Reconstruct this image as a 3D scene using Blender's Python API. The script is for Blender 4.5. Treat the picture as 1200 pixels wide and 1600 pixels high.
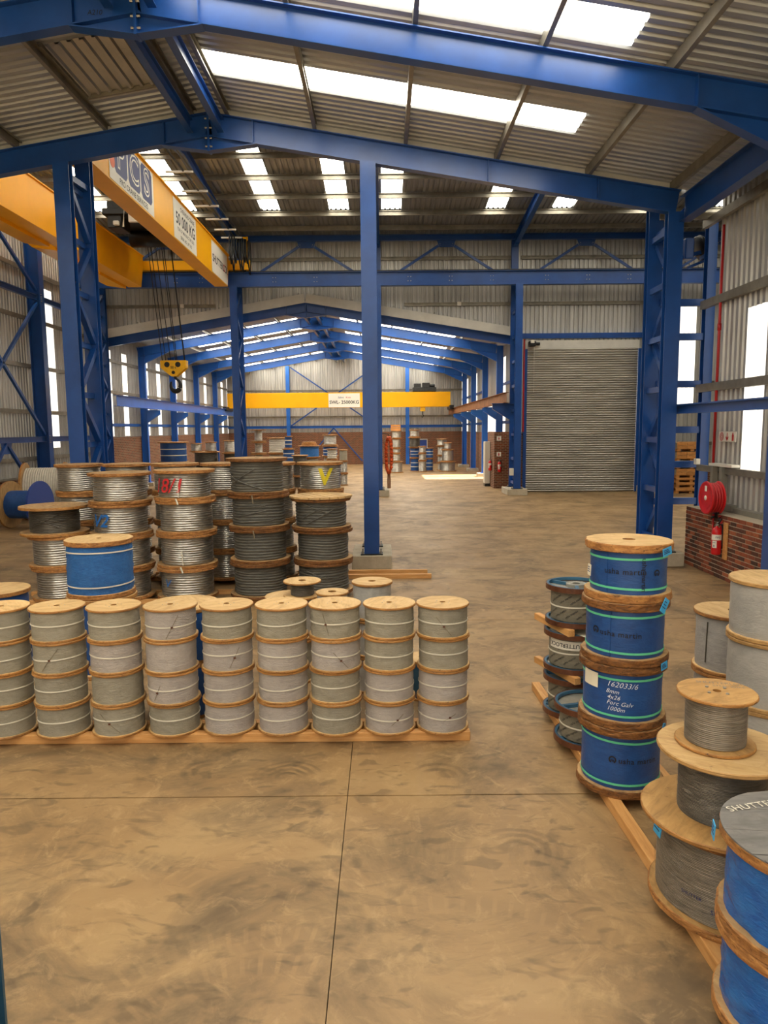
import bpy, bmesh, math, random
from mathutils import Vector, Matrix, noise
random.seed(7)
PI = math.pi
SC = bpy.context.scene
COL = SC.collection
for o in list(bpy.data.objects):
    bpy.data.objects.remove(o)

# ------------------------------------------------------------------ camera
cam_d = bpy.data.cameras.new('camera')
cam = bpy.data.objects.new('camera', cam_d)
COL.objects.link(cam)
SC.camera = cam
cam_d.sensor_fit = 'VERTICAL'
cam_d.sensor_height = 36.0
cam_d.lens = 1110 / 1600 * 36.0
cam_d.clip_start = 0.05
cam_d.clip_end = 400
TILT = math.atan(130 / 1110)
ROLL = math.radians(0.5)
cam.matrix_world = (Matrix.Translation((0, 0, 3.0)) @ Matrix.Rotation(PI / 2 - TILT, 4, 'X')
                    @ Matrix.Rotation(-ROLL, 4, 'Z'))

# ------------------------------------------------------------------ world, sun, exposure
world = bpy.data.worlds.new('sky')
SC.world = world
world.use_nodes = True
wn = world.node_tree.nodes
wn['Background'].inputs['Color'].default_value = (1.0, 0.95, 0.86, 1)
wn['Background'].inputs['Strength'].default_value = 1.3
sun_d = bpy.data.lights.new('sun', 'SUN')
sun_d.energy = 45.0
sun_d.angle = math.radians(0.6)
sun_d.color = (1.0, 0.93, 0.8)
sun = bpy.data.objects.new('sun', sun_d)
COL.objects.link(sun)
sun.rotation_euler = (0, math.radians(43), 0)        # shines from +X down towards -X
SC.view_settings.view_transform = 'Standard'
SC.view_settings.look = 'None'
SC.view_settings.gamma = 1.0
SC.view_settings.use_curve_mapping = False
SC.view_settings.exposure = -0.08
SKY_GLOW = 9.0                                        # daylight coming through the translucent sheets
SC.cycles.use_denoising = True
SC.cycles.max_bounces = 8
SC.cycles.diffuse_bounces = 5
SC.cycles.glossy_bounces = 3
SC.cycles.transparent_max_bounces = 8
SC.cycles.sample_clamp_indirect = 6.0


# ------------------------------------------------------------------ materials
def lin(h):
    h = h.lstrip('#')
    out = []
    for i in (0, 2, 4):
        c = int(h[i:i + 2], 16) / 255
        out.append(c / 12.92 if c <= 0.04045 else ((c + 0.055) / 1.055) ** 2.4)
    return (*out, 1)


M = {}


class NT:
    def __init__(s, name):
        s.m = bpy.data.materials.new(name)
        s.m.use_nodes = True
        s.t = s.m.node_tree
        s.b = s.t.nodes['Principled BSDF']
        s.out = s.t.nodes['Material Output']
        M[name] = s.m

    def n(s, typ, **kw):
        nd = s.t.nodes.new(typ)
        for k, v in kw.items():
            if k in nd.inputs:
                nd.inputs[k].default_value = v
            else:
                setattr(nd, k, v)
        return nd

    def l(s, a, b):
        s.t.links.new(a, b)

    def coords(s, scale=(1, 1, 1), kind='Object', rot=(0, 0, 0)):
        tc = s.n('ShaderNodeTexCoord')
        mp = s.n('ShaderNodeMapping')
        mp.inputs['Scale'].default_value = scale
        mp.inputs['Rotation'].default_value = rot
        s.l(tc.outputs[kind], mp.inputs['Vector'])
        return mp.outputs['Vector']

    def world_coords(s, scale=(1, 1, 1)):
        g = s.n('ShaderNodeNewGeometry')
        mp = s.n('ShaderNodeMapping')
        mp.inputs['Scale'].default_value = scale
        s.l(g.outputs['Position'], mp.inputs['Vector'])
        return mp.outputs['Vector']

    def noise(s, vec, scale=5, detail=4, rough=0.55, dist=0.0):
        nd = s.n('ShaderNodeTexNoise')
        nd.inputs['Scale'].default_value = scale
        nd.inputs['Detail'].default_value = detail
        nd.inputs['Roughness'].default_value = rough
        nd.inputs['Distortion'].default_value = dist
        s.l(vec, nd.inputs['Vector'])
        return nd.outputs['Fac']

    def ramp(s, fac, stops):
        r = s.n('ShaderNodeValToRGB')
        e = r.color_ramp.elements
        while len(e) < len(stops):
            e.new(0.5)
        for el, (p, c) in zip(e, stops):
            el.position = p
            el.color = c if len(c) == 4 else (*c, 1)
        s.l(fac, r.inputs['Fac'])
        return r.outputs['Color']

    def mix(s, fac, a, b, mode='MIX'):
        nd = s.n('ShaderNodeMix', data_type='RGBA', blend_type=mode)
        for sock, v in ((nd.inputs[0], fac), (nd.inputs[6], a), (nd.inputs[7], b)):
            if isinstance(v, (int, float)):
                sock.default_value = v
            elif isinstance(v, tuple):
                sock.default_value = v
            else:
                s.l(v, sock)
        return nd.outputs[2]

    def math(s, op, a, b=0.0, clamp=False):
        nd = s.n('ShaderNodeMath', operation=op, use_clamp=clamp)
        for sock, v in ((nd.inputs[0], a), (nd.inputs[1], b)):
            if isinstance(v, (int, float)):
                sock.default_value = v
            else:
                s.l(v, sock)
        return nd.outputs[0]

    def bump(s, h, strength=0.3, dist=0.01):
        nd = s.n('ShaderNodeBump')
        nd.inputs['Strength'].default_value = strength
        nd.inputs['Distance'].default_value = dist
        s.l(h, nd.inputs['Height'])
        s.l(nd.outputs['Normal'], s.b.inputs['Normal'])

    def set(s, rough=0.5, metal=0.0, spec=0.5):
        s.b.inputs['Roughness'].default_value = rough
        s.b.inputs['Metallic'].default_value = metal
        s.b.inputs['Specular IOR Level'].default_value = spec
        return s

    def col(s, c):
        if isinstance(c, tuple):
            s.b.inputs['Base Color'].default_value = c
        else:
            s.l(c, s.b.inputs['Base Color'])
        return s


def plain(name, c, rough=0.5, metal=0.0, var=0.0, scale=6, spec=0.5):
    t = NT(name).set(rough, metal, spec)
    c = lin(c)
    if var:
        f = t.noise(t.coords(), scale, 5, 0.6)
        lo = tuple(x * (1 - var) for x in c[:3]) + (1,)
        hi = tuple(min(1, x * (1 + var)) for x in c[:3]) + (1,)
        t.col(t.ramp(f, [(0.3, lo), (0.7, hi)]))
    else:
        t.col(c)
    return t


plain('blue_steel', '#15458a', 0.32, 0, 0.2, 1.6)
plain('blue_steel_lit', '#1c60b8', 0.36, 0, 0.12, 1.0)  # brighter copy of the blue steel; far hall light put into its colour
plain('purlin_steel', '#8b8577', 0.42, 0.45, 0.25, 3)
plain('bolt_steel', '#a8a6a0', 0.35, 0.7)
plain('dark_iron', '#20201f', 0.45, 0.3, 0.3)
plain('black_rubber', '#161616', 0.6)
plain('crane_yellow', '#f6b000', 0.42, 0, 0.05, 1.2, 0.3)
plain('hook_yellow', '#f4b912', 0.4, 0, 0.1)
plain('fire_red', '#c9151c', 0.33, 0, 0.08)
plain('pipe_red', '#b81f22', 0.4)
plain('sign_white', '#e9e4d6', 0.55)
plain('ink_black', '#15151a', 0.55)
plain('ink_navy', '#1b2a66', 0.5)
plain('ink_red', '#c02025', 0.5)
plain('ink_orange', '#e0642a', 0.5)
plain('chalk_white', '#dfe3ee', 0.7)
plain('chalk_red', '#c3262c', 0.6)
plain('paint_blue', '#1f67b5', 0.5)
plain('paint_yellow', '#d8c41f', 0.5)
plain('tag_blue', '#3ba6e0', 0.5)
plain('paper', '#e3dcc6', 0.7)
plain('strap_white', '#dcd7c6', 0.5)
plain('strap_green', '#5fc79b', 0.4)
plain('cord_tan', '#7d725c', 0.7)
plain('cord_dark', '#4c463b', 0.7)
plain('brown_rim', '#5d3622', 0.4, 0.1, 0.35, 8)
plain('teal_steel', '#36627f', 0.4, 0.2, 0.2)
plain('pan_steel', '#a9a69b', 0.35, 0.5, 0.2)
plain('rust_beam', '#8a5b38', 0.6, 0.1, 0.35, 3)
plain('orange_sling', '#e2571c', 0.7, 0, 0.25, 14)
plain('grey_frame', '#8d897d', 0.5, 0.2, 0.1)
plain('flashing', '#c9c6bd', 0.5, 0.0, 0.1, 2)
plain('mortar', '#b7ab95', 0.9)
plain('white_rope', '#cfc9ba', 0.8, 0, 0.1, 9)
plain('cable_core', '#1a1613', 0.8)
plain('door_blue', '#22408c', 0.5)
plain('cabinet', '#d2cdbd', 0.5)

# concrete for plinths
t = NT('concrete').set(0.85)
v = t.coords()
t.col(t.ramp(t.noise(v, 3, 8, 0.65), [(0.25, lin('#9a8f7b')), (0.75, lin('#c2b69f'))]))
t.bump(t.noise(v, 40, 4), 0.25, 0.01)

# floor slab: dusty power-floated concrete with tyre scuffs
t = NT('floor_concrete').set(0.5)
p = t.world_coords()
base = t.ramp(t.noise(t.world_coords((0.55, 0.8, 1)), 1.0, 9, 0.62, 0.5),
              [(0.28, lin('#836643')), (0.5, lin('#9b7c54')), (0.74, lin('#ab8e63'))])
cloud = t.noise(t.world_coords((1, 1.2, 1)), 0.8, 8, 0.68, 0.7)
base = t.mix(t.ramp(cloud, [(0.46, (0, 0, 0)), (0.64, (0.8, 0.8, 0.8))]), base, lin('#5f4e38'))
streak = t.noise(t.world_coords((1.2, 2.6, 1)), 1.9, 4, 0.55, 1.6)
base = t.mix(t.ramp(streak, [(0.58, (0, 0, 0)), (0.70, (0.5, 0.5, 0.5))]), base, lin('#55452f'))
pale = t.noise(t.world_coords((1, 1, 1)), 4.2, 8, 0.72, 1.1)
base = t.mix(t.ramp(pale, [(0.53, (0, 0, 0)), (0.74, (0.55, 0.55, 0.55))]), base, lin('#c2a173'))
fine = t.noise(t.world_coords((1, 1, 1)), 30, 6, 0.7)
base = t.mix(t.ramp(fine, [(0.6, (0, 0, 0)), (0.78, (0.3, 0.3, 0.3))]), base, lin('#5f4d36'))
sepv = t.n('ShaderNodeSeparateXYZ')
t.l(p, sepv.inputs[0])
wob = t.noise(p, 2.2, 3)
blob = t.ramp(t.noise(t.world_coords((1.4, 2.2, 1)), 2.6, 2, 0.45, 0.8), [(0.60, (0, 0, 0)), (0.68, (1, 1, 1))])
base = t.mix(t.math('MULTIPLY', blob, 0.42), base, lin('#4d3f2c'))
for (cx, cy, r0, w, s0, lugs, kx, ky) in ((-0.62, 2.75, 1.20, .10, .8, 1, -1, 1), (-0.62, 2.75, 0.95, .09, .9, 1, -1, 1), (-0.85, 5.85, .10, .02, .9, 0, -.2, 1), (-0.85, 5.85, .16, .025, 1, 0, -.2, 1),
                                      (-0.85, 5.85, .23, .025, .9, 0, -.2, 1), (-0.85, 5.85, .30, .02, .7, 0, -.2, 1), (0.45, 5.85, .14, .04, .8, 0, .5, 1), (0.45, 5.85, .24, .03, .6, 0, .5, 1),
                                      (0.95, 4.75, .12, .03, .9, 0, .6, 1), (0.95, 4.75, .20, .03, .9, 0, .6, 1), (0.95, 4.75, .28, .03, .6, 0, .6, 1), (-1.6, 6.0, .12, .03, .7, 0, -1, .4),
                                      (-1.6, 6.0, .2, .03, .6, 0, -1, .4), (-2.3, 3.2, 1.6, .1, .6, 1, .2, 1), (0.3, 2.3, 1.9, .1, .5, 1, -.3, 1), (3.6, 9.4, .9, .12, .5, 1, 0, 1), (2.6, 11.6, 1.4, .14, .4, 1, 0, 1)):
    dx = t.math('SUBTRACT', sepv.outputs[0], cx)
    dy = t.math('SUBTRACT', sepv.outputs[1], cy)
    d = t.math('SQRT', t.math('ADD', t.math('MULTIPLY', dx, dx), t.math('MULTIPLY', dy, dy)))
    d = t.math('ADD', d, t.math('MULTIPLY', t.math('SUBTRACT', wob, 0.5), 0.12))
    band = t.math('SUBTRACT', 1.0, t.math('DIVIDE', t.math('ABSOLUTE', t.math('SUBTRACT', d, r0)), w), True)
    side = t.math('MULTIPLY', t.math('ADD', t.math('MULTIPLY', dx, kx / r0), t.math('MULTIPLY', dy, ky / r0)), 1.6, True)
    msk = t.math('MULTIPLY', t.math('MULTIPLY', band, 2.0, True), side)
    if lugs:
        lug = t.math('MULTIPLY', t.math('ADD', t.math('SINE', t.math('MULTIPLY', t.math('ARCTAN2', dy, dx), round(r0 * 62))), 0.85), 2.2, True)
        msk = t.math('MULTIPLY', msk, lug)
    msk = t.math('MULTIPLY', msk, t.math('MULTIPLY', t.ramp(wob, [(0.35, (0.2, 0.2, 0.2)), (0.6, (1, 1, 1))]), s0 * (0.34 if lugs else 0.62)))
    base = t.mix(msk, base, lin('#4a3c2b'))
t.col(base)
t.l(t.ramp(cloud, [(0.3, (0.42, 0.42, 0.42)), (0.7, (0.62, 0.62, 0.62))]), t.b.inputs['Roughness'])
t.bump(t.noise(p, 60, 3), 0.05, 0.005)

plain('joint_dark', '#3c3225', 0.9)
plain('yard_ground', '#a9997c', 0.9, 0, 0.1, 0.5)


def sheet_mat(name, lo, mid, hi, rough=0.42, metal=0.35, sc=(0.35, 0.35, 3)):
    t = NT(name).set(rough, metal)
    w = t.world_coords(sc)
    f = t.noise(w, 1.6, 7, 0.65, 0.3)
    t.col(t.ramp(f, [(0.28, lin(lo)), (0.5, lin(mid)), (0.75, lin(hi))]))
    return t


sheet_mat('wall_sheet', '#94928d', '#b7b5af', '#cbc9c3', 0.38, 0.45, sc=(2.5, 2.5, 0.2))
sheet_mat('roof_sheet', '#9ea3a8', '#b3b7ba', '#c6c9ca', 0.36, 0.5, sc=(0.3, 2.5, 0.3))
sheet_mat('roof_sheet_cross', '#868889', '#9b9d9d', '#adaeac', 0.36, 0.5, sc=(2.5, 0.3, 0.3))
sheet_mat('shutter_steel', '#98948a', '#b0aca2', '#c2beb4', 0.3, 0.75, (0.3, 0.3, 2))

# translucent sheeting lit by the daylight behind it
t = NT('translucent_sheet').set(0.45)
t.col(lin('#f4ecd6'))
w = t.world_coords((2.5, 2.5, 2.5))
t.l(t.ramp(t.noise(w, 1.3, 4, 0.6), [(0.3, (1.0, 0.95, 0.83)), (0.7, (1.0, 0.97, 0.88))]), t.b.inputs['Emission Color'])
t.b.inputs['Emission Strength'].default_value = SKY_GLOW
t = NT('translucent_wall_sheet').set(0.45)
t.col(lin('#f4ecd6'))
w = t.world_coords((5, 5, 0.6))
t.l(t.ramp(t.noise(w, 1.3, 4, 0.6), [(0.3, (0.92, 0.92, 0.9)), (0.7, (1.0, 0.97, 0.9))]), t.b.inputs['Emission Color'])
t.b.inputs['Emission Strength'].default_value = 1.25


# bricks, coloured brick by brick
t = NT('brick').set(0.85)
oi = t.n('ShaderNodeObjectInfo')
c = t.ramp(oi.outputs['Random'], [(0.0, lin('#40291f')), (0.25, lin('#5a3324')), (0.45, lin('#7d3f27')), (0.7, lin('#96492b')),
                                  (0.9, lin('#a85c38'))])
nn = t.noise(t.world_coords(), 28, 5, 0.7)
t.col(t.mix(t.ramp(nn, [(0.35, (0, 0, 0)), (0.75, (0.5, 0.5, 0.5))]), c, lin('#4a2d20')))
t.bump(nn, 0.4, 0.01)

# distant brickwork (courses too small to pick apart)
t = NT('brickwork_far').set(0.88)
bt = t.n('ShaderNodeTexBrick', offset=0.5)
for k, v in (('Color1', lin('#7e4023')), ('Color2', lin('#57301d')), ('Mortar', lin('#8a7760')), ('Scale', 1.0), ('Mortar Size', 0.012),
             ('Brick Width', 0.24), ('Row Height', 0.085)):
    bt.inputs[k].default_value = v
g = t.n('ShaderNodeNewGeometry')
sp = t.n('ShaderNodeSeparateXYZ')
t.l(g.outputs['Position'], sp.inputs[0])
cb = t.n('ShaderNodeCombineXYZ')
t.l(t.math('ADD', sp.outputs[0], sp.outputs[1]), cb.inputs[0])
t.l(sp.outputs[2], cb.inputs[1])
t.l(cb.outputs[0], bt.inputs['Vector'])
t.col(bt.outputs['Color'])


def wood(name, a, b, c, sc=(1.2, 14, 14), rough=0.6, rnd=0.25, kind='Object', crack=True):
    t = NT(name).set(rough)
    v = t.coords(sc, kind)
    f = t.noise(v, 2.0, 7, 0.65, 0.6)
    colr = t.ramp(f, [(0.25, lin(a)), (0.5, lin(b)), (0.75, lin(c))])
    blot = t.noise(t.coords((1, 1, 1), kind), 7, 5, 0.7, 0.8)
    if crack:
        colr = t.mix(t.ramp(blot, [(0.55, (0, 0, 0)), (0.72, (0.6, 0.6, 0.6))]), colr, lin(a))
        ck = t.noise(t.coords((1, 1, 2.2), kind), 26, 3, 0.6, 0.9)
        colr = t.mix(t.ramp(ck, [(0.60, (0, 0, 0)), (0.68, (0.75, 0.75, 0.75))] if 'rim' in name else [(0.68, (0, 0, 0)), (0.76, (0.5, 0.5, 0.5))]), colr, lin('#2c1a0e'))
    oi = t.n('ShaderNodeObjectInfo')
    hs = t.n('ShaderNodeHueSaturation')
    t.l(t.math('ADD', t.math('MULTIPLY', oi.outputs['Random'], rnd), 1 - rnd / 2), hs.inputs['Value'])
    t.l(colr, hs.inputs['Color'])
    t.col(hs.outputs['Color'])
    t.bump(f, 0.15, 0.004)
    return t


wood('ply_pale', '#a88353', '#caa670', '#d8b988', (2, 9, 9))
wood('ply_mid', '#8a683c', '#b48a52', '#c9a064', (2, 9, 9))
wood('ply_rim', '#7b5228', '#a9763c', '#c4924e', (5, 5, 26))
wood('old_rim', '#5f3b1c', '#a46f3a', '#c9924f', (7, 7, 22), 0.75)
wood('old_top', '#7f6040', '#ab875a', '#c3a06e', (3, 8, 8), 0.75)
wood('dark_rim', '#38220f', '#74491f', '#a06a33', (7, 7, 26), 0.75)
wood('timber', '#b0793f', '#d29a5a', '#e0b277', (1.0, 10, 10), 0.6, 0.15, crack=False)
wood('pallet_wood', '#98612e', '#c48645', '#d89f5c', (2, 6, 6), 0.7, 0.3, crack=False)
wood('grey_board', '#5d5a55', '#767370', '#85817b', (2, 9, 9), 0.7, 0.1)
wood('grey_wood', '#8a7d66', '#a8997f', '#bfae90', (2, 9, 9), 0.75, 0.2)


def wrap(name, a, b, rough=0.5, sc=7, st=0.5, rnd=0.3):
    t = NT(name).set(rough)
    v = t.coords((1, 1, 2.2))
    f = t.noise(v, sc, 6, 0.6, 1.2)
    colr = t.ramp(f, [(0.3, lin(a)), (0.7, lin(b))])
    oi = t.n('ShaderNodeObjectInfo')
    hs = t.n('ShaderNodeHueSaturation')
    t.l(t.math('ADD', t.math('MULTIPLY', oi.outputs['Random'], rnd), 1 - rnd / 2), hs.inputs['Value'])
    t.l(colr, hs.inputs['Color'])
    t.col(hs.outputs['Color'])
    f2 = t.noise(t.coords((1, 1, 3)), sc * 2.2, 5, 0.6, 1.8)
    t.bump(f2, st, 0.02)
    return t


wrap('wrap_grey', '#8e8877', '#a29c8b', 0.55, 7, 0.6, 0.12)
wrap('wrap_lilac', '#a29a94', '#b5ada5', 0.5, 7, 0.6, 0.1)
wrap('wrap_white', '#a3a09a', '#b6b3ac', 0.5, 5, 0.3, 0.06)
wrap('wrap_steelgrey', '#8f8d8b', '#aeaba6', 0.5, 5, 0.35, 0.06)
wrap('wrap_blue', '#17417c', '#1e5192', 0.4, 5, 0.25, 0.12)
wrap('wrap_tarp', '#1d5ea6', '#2f76bd', 0.42, 9, 0.8, 0.06)
wrap('wrap_film_blue', '#0f55a8', '#1f74c8', 0.2, 6, 0.6, 0.08)
wrap('wrap_paper', '#6e6858', '#857e6c', 0.7, 6, 0.2, 0.08)


def wire(name, a, b, rough, metal, st=0.0):
    t = NT(name).set(rough, metal)
    f = t.noise(t.coords((1.5, 1.5, 18)), 5, 5, 0.65)
    t.col(t.ramp(f, [(0.3, lin(a)), (0.7, lin(b))]))
    if st:
        t.bump(t.noise(t.coords((30, 30, 60)), 4, 3), st, 0.01)
    return t


wire('wire_bright', '#7a7871', '#d6d3cb', 0.28, 0.82)
wire('wire_rope', '#4b4a45', '#7d7b72', 0.5, 0.4, 0.6)
wire('wire_dark', '#3e3b36', '#6a655c', 0.42, 0.5)
wire('wire_fine', '#5d564a', '#94897a', 0.36, 0.5)
plain('drum_dark', '#2a2a28', 0.6, 0, 0.4)

# clear stretch film
t = NT('stretch_film')
tr = t.n('ShaderNodeBsdfTransparent')
gl = t.n('ShaderNodeBsdfPrincipled')
gl.inputs['Base Color'].default_value = lin('#d8d2c4')
gl.inputs['Roughness'].default_value = 0.18
f = t.noise(t.coords((1.2, 1.2, 5), rot=(0.5, 0.2, 0)), 6, 6, 0.7, 1.5)
bn = t.n('ShaderNodeBump')
bn.inputs['Strength'].default_value = 0.45
bn.inputs['Distance'].default_value = 0.02
t.l(f, bn.inputs['Height'])
t.l(bn.outputs['Normal'], gl.inputs['Normal'])
mx = t.n('ShaderNodeMixShader')
t.l(t.ramp(f, [(0.5, (0.04, 0.04, 0.04)), (0.8, (0.5, 0.5, 0.5))]), mx.inputs['Fac'])
t.l(tr.outputs[0], mx.inputs[1])
t.l(gl.outputs[0], mx.inputs[2])
t.l(mx.outputs[0], t.out.inputs['Surface'])


# ------------------------------------------------------------------ object helpers
def setp(o, label=None, cat=None, group=None, kind=None):
    if label:
        o['label'] = label
    if cat:
        o['category'] = cat
    if group:
        o['group'] = group
    if kind:
        o['kind'] = kind
    return o


def empty(name, loc=(0, 0, 0), label=None, cat=None, group=None, kind=None, rz=0.0, rot=None):
    o = bpy.data.objects.new(name, None)
    COL.objects.link(o)
    o.location = loc
    o.rotation_euler = rot if rot else (0, 0, rz)
    o.empty_display_size = 0.2
    return setp(o, label, cat, group, kind)


def link(name, me, parent=None, loc=(0, 0, 0), rz=0.0):
    o = bpy.data.objects.new(name, me)
    COL.objects.link(o)
    o.location = loc
    o.rotation_euler = (0, 0, rz)
    if parent:
        o.parent = parent
    return o


class MB:
    def __init__(s):
        s.v, s.f, s.mi = [], [], []

    def add(s, vs, fs, mi=0):
        k = len(s.v)
        s.v += [tuple(p) for p in vs]
        s.f += [tuple(i + k for i in f) for f in fs]
        s.mi += [mi] * len(fs)
        return s

    def box(s, x0, x1, y0, y1, z0, z1, mi=0):
        vs = [(x0, y0, z0), (x1, y0, z0), (x1, y1, z0), (x0, y1, z0), (x0, y0, z1), (x1, y0, z1), (x1, y1, z1), (x0, y1, z1)]
        return s.add(vs, [(0, 3, 2, 1), (4, 5, 6, 7), (0, 1, 5, 4), (1, 2, 6, 5), (2, 3, 7, 6), (3, 0, 4, 7)], mi)

    def cbox(s, x0, x1, y0, y1, z0, z1, c=0.01, mi=0):
        """box with chamfered edges"""
        bm = bmesh.new()
        bmesh.ops.create_cube(bm, size=1)
        for v in bm.verts:
            v.co = ((x0 + x1) / 2 + v.co.x * (x1 - x0), (y0 + y1) / 2 + v.co.y * (y1 - y0), (z0 + z1) / 2 + v.co.z * (z1 - z0))
        bmesh.ops.bevel(bm, geom=list(bm.edges), offset=c, segments=1, affect='EDGES')
        bm.verts.index_update()
        s.add([v.co.copy() for v in bm.verts], [[v.index for v in f.verts] for f in bm.faces], mi)
        bm.free()
        return s

    def sect(s, pts, p0, p1, up, mi=0, caps=True):
        """extrude a 2-D section (side, up) from p0 to p1"""
        p0, p1 = Vector(p0), Vector(p1)
        d = (p1 - p0).normalized()
        up = Vector(up)
        side = d.cross(up).normalized()
        up = side.cross(d).normalized()
        n = len(pts)
        vs = [p0 + side * a + up * b for a, b in pts] + [p1 + side * a + up * b for a, b in pts]
        fs = [(i, (i + 1) % n, n + (i + 1) % n, n + i) for i in range(n)]
        if caps:
            fs += [tuple(range(n - 1, -1, -1)), tuple(range(n, 2 * n))]
        return s.add(vs, fs, mi)

    def ibeam(s, p0, p1, h, w, tf=0.016, tw=0.012, up=(0, 0, 1), top=False):
        """I section; p0-p1 is the centre line, or the middle of the top flange if top"""
        o = -h / 2 if top else 0.0
        a, b, c = w / 2, h / 2, tw / 2
        pts = [(-a, -b), (a, -b), (a, -b + tf), (c, -b + tf), (c, b - tf), (a, b - tf), (a, b), (-a, b), (-a, b - tf), (-c, b - tf),
               (-c, -b + tf), (-a, -b + tf)]
        return s.sect([(x, y + o) for x, y in pts], p0, p1, up)

    def cee(s, p0, p1, h, w, t=0.012, up=(0, 0, 1), sgn=1):
        """lipped channel"""
        k = sgn
        pts = [(0, -h / 2), (k * w, -h / 2), (k * w, -h / 2 + 0.03), (k * (w - t), -h / 2 + 0.03), (k * (w - t), -h / 2 + t), (k * t, -h / 2 + t),
               (k * t, h / 2 - t), (k * (w - t), h / 2 - t), (k * (w - t), h / 2 - 0.03), (k * w, h / 2 - 0.03), (k * w, h / 2), (0, h / 2)]
        if k < 0:
            pts = pts[::-1]
        return s.sect(pts, p0, p1, up)

    def bar(s, p0, p1, w, h, up=(0, 0, 1), mi=0):
        a, b = w / 2, h / 2
        return s.sect([(-a, -b), (a, -b), (a, b), (-a, b)], p0, p1, up, mi)

    def tube(s, pts, r, n=8, mi=0, closed=False):
        pts = [Vector(p) for p in pts]
        m = len(pts)
        rings = []
        for i, p in enumerate(pts):
            if closed:
                d = pts[(i + 1) % m] - pts[i - 1]
            else:
                d = pts[min(i + 1, m - 1)] - pts[max(i - 1, 0)]
            d.normalize()
            ref = Vector((0, 0, 1)) if abs(d.z) < 0.9 else Vector((1, 0, 0))
            a = d.cross(ref).normalized()
            b = a.cross(d)
            rr = r[i] if isinstance(r, (list, tuple)) else r
            rings.append([p + (a * math.cos(2 * PI * k / n) + b * math.sin(2 * PI * k / n)) * rr for k in range(n)])
        vs = [q for ring in rings for q in ring]
        fs = []
        for i in range(m if closed else m - 1):
            j = (i + 1) % m
            for k in range(n):
                fs.append((i * n + k, i * n + (k + 1) % n, j * n + (k + 1) % n, j * n + k))
        if not closed:
            fs += [tuple(range(n - 1, -1, -1)), tuple(range((m - 1) * n, m * n))]
        return s.add(vs, fs, mi)

    def lathe(s, prof, n=32, mi=0, fn=None, closed=False):
        """profile [(r, z)] turned about Z; fn(theta, r, z) -> (r, z)"""
        vs, fs = [], []
        m = len(prof)
        for i in range(n):
            th = 2 * PI * i / n
            for r, z in prof:
                if fn:
                    r, z = fn(th, r, z)
                vs.append((r * math.cos(th), r * math.sin(th), z))
        for i in range(n):
            j = (i + 1) % n
            for k in range(m if closed else m - 1):
                q = (k + 1) % m
                fs.append((i * m + k, j * m + k, j * m + q, i * m + q))
        return s.add(vs, fs, mi)

    def mesh(s, name, mats, smooth=False):
        used = sorted({i for f in s.f for i in f})
        if len(used) < len(s.v):
            ix = {a: b for b, a in enumerate(used)}
            s.v = [s.v[i] for i in used]
            s.f = [tuple(ix[i] for i in f) for f in s.f]
        me = bpy.data.meshes.new(name)
        me.from_pydata(s.v, [], s.f)
        if isinstance(mats, str):
            mats = [mats]
        for m in mats:
            me.materials.append(M[m])
        for p, i in zip(me.polygons, s.mi):
            p.material_index = i
        if smooth:
            me.polygons.foreach_set('use_smooth', [True] * len(me.polygons))
        me.update()
        return me

    def build(s, name, mats, parent=None, smooth=False, loc=(0, 0, 0), rz=0.0):
        return link(name, s.mesh(name, mats, smooth), parent, loc, rz)


def orient(me):
    bm = bmesh.new()
    bm.from_mesh(me)
    bmesh.ops.recalc_face_normals(bm, faces=bm.faces)
    bm.to_mesh(me)
    bm.free()
    return me


def corr(mb, o, u, v, n, u0, u1, lo, hi, per=0.2, dep=0.045, nv=1, thick=False):
    """trapezoidal sheeting: ribs run along v; lo/hi may be functions of u; depth along n"""
    o, u, v, n = Vector(o), Vector(u), Vector(v), Vector(n)
    us = []
    k = math.floor(u0 / per) - 1
    while k * per < u1 + per:
        b = k * per
        us += [(b, 0), (b + per * 0.50, 0), (b + per * 0.62, 1), (b + per * 0.88, 1)]
        k += 1
    pts = []
    for (a, h), (a2, h2) in zip(us, us[1:]):
        if a < u0 < a2:
            pts.append((u0, h + (h2 - h) * (u0 - a) / (a2 - a)))
        if u0 <= a <= u1:
            pts.append((a, h))
        if a < u1 < a2:
            pts.append((u1, h + (h2 - h) * (u1 - a) / (a2 - a)))
    vs, fs = [], []
    for a, h in pts:
        L = lo(a) if callable(lo) else lo
        H_ = hi(a) if callable(hi) else hi
        H_ = max(H_, L)
        vs += [o + u * a + v * L + n * (h * dep), o + u * a + v * H_ + n * (h * dep)]
    for i in range(len(pts) - 1):
        fs.append((2 * i, 2 * i + 2, 2 * i + 3, 2 * i + 1))
    return mb.add(vs, fs)


FONT_CACHE = {}


def text_mesh(txt, size=1.0, bold=0.0, shear=0.0, spacing=1.0, res=3):
    key = (txt, size, bold, shear, spacing)
    if key in FONT_CACHE:
        return FONT_CACHE[key]
    cu = bpy.data.curves.new('lettering', 'FONT')
    cu.body = txt
    cu.size = size
    cu.align_x = 'CENTER'
    cu.align_y = 'CENTER'
    cu.resolution_u = res
    cu.offset = bold * size
    cu.shear = shear
    cu.space_character = spacing
    ob = bpy.data.objects.new('lettering', cu)
    COL.objects.link(ob)
    dg = bpy.context.evaluated_depsgraph_get()
    me = bpy.data.meshes.new_from_object(ob.evaluated_get(dg))
    vs = [tuple(v.co) for v in me.vertices]
    fs = [tuple(p.vertices) for p in me.polygons]
    bpy.data.objects.remove(ob)
    bpy.data.curves.remove(cu)
    bpy.data.meshes.remove(me)
    FONT_CACHE[key] = (vs, fs)
    return vs, fs


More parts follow.
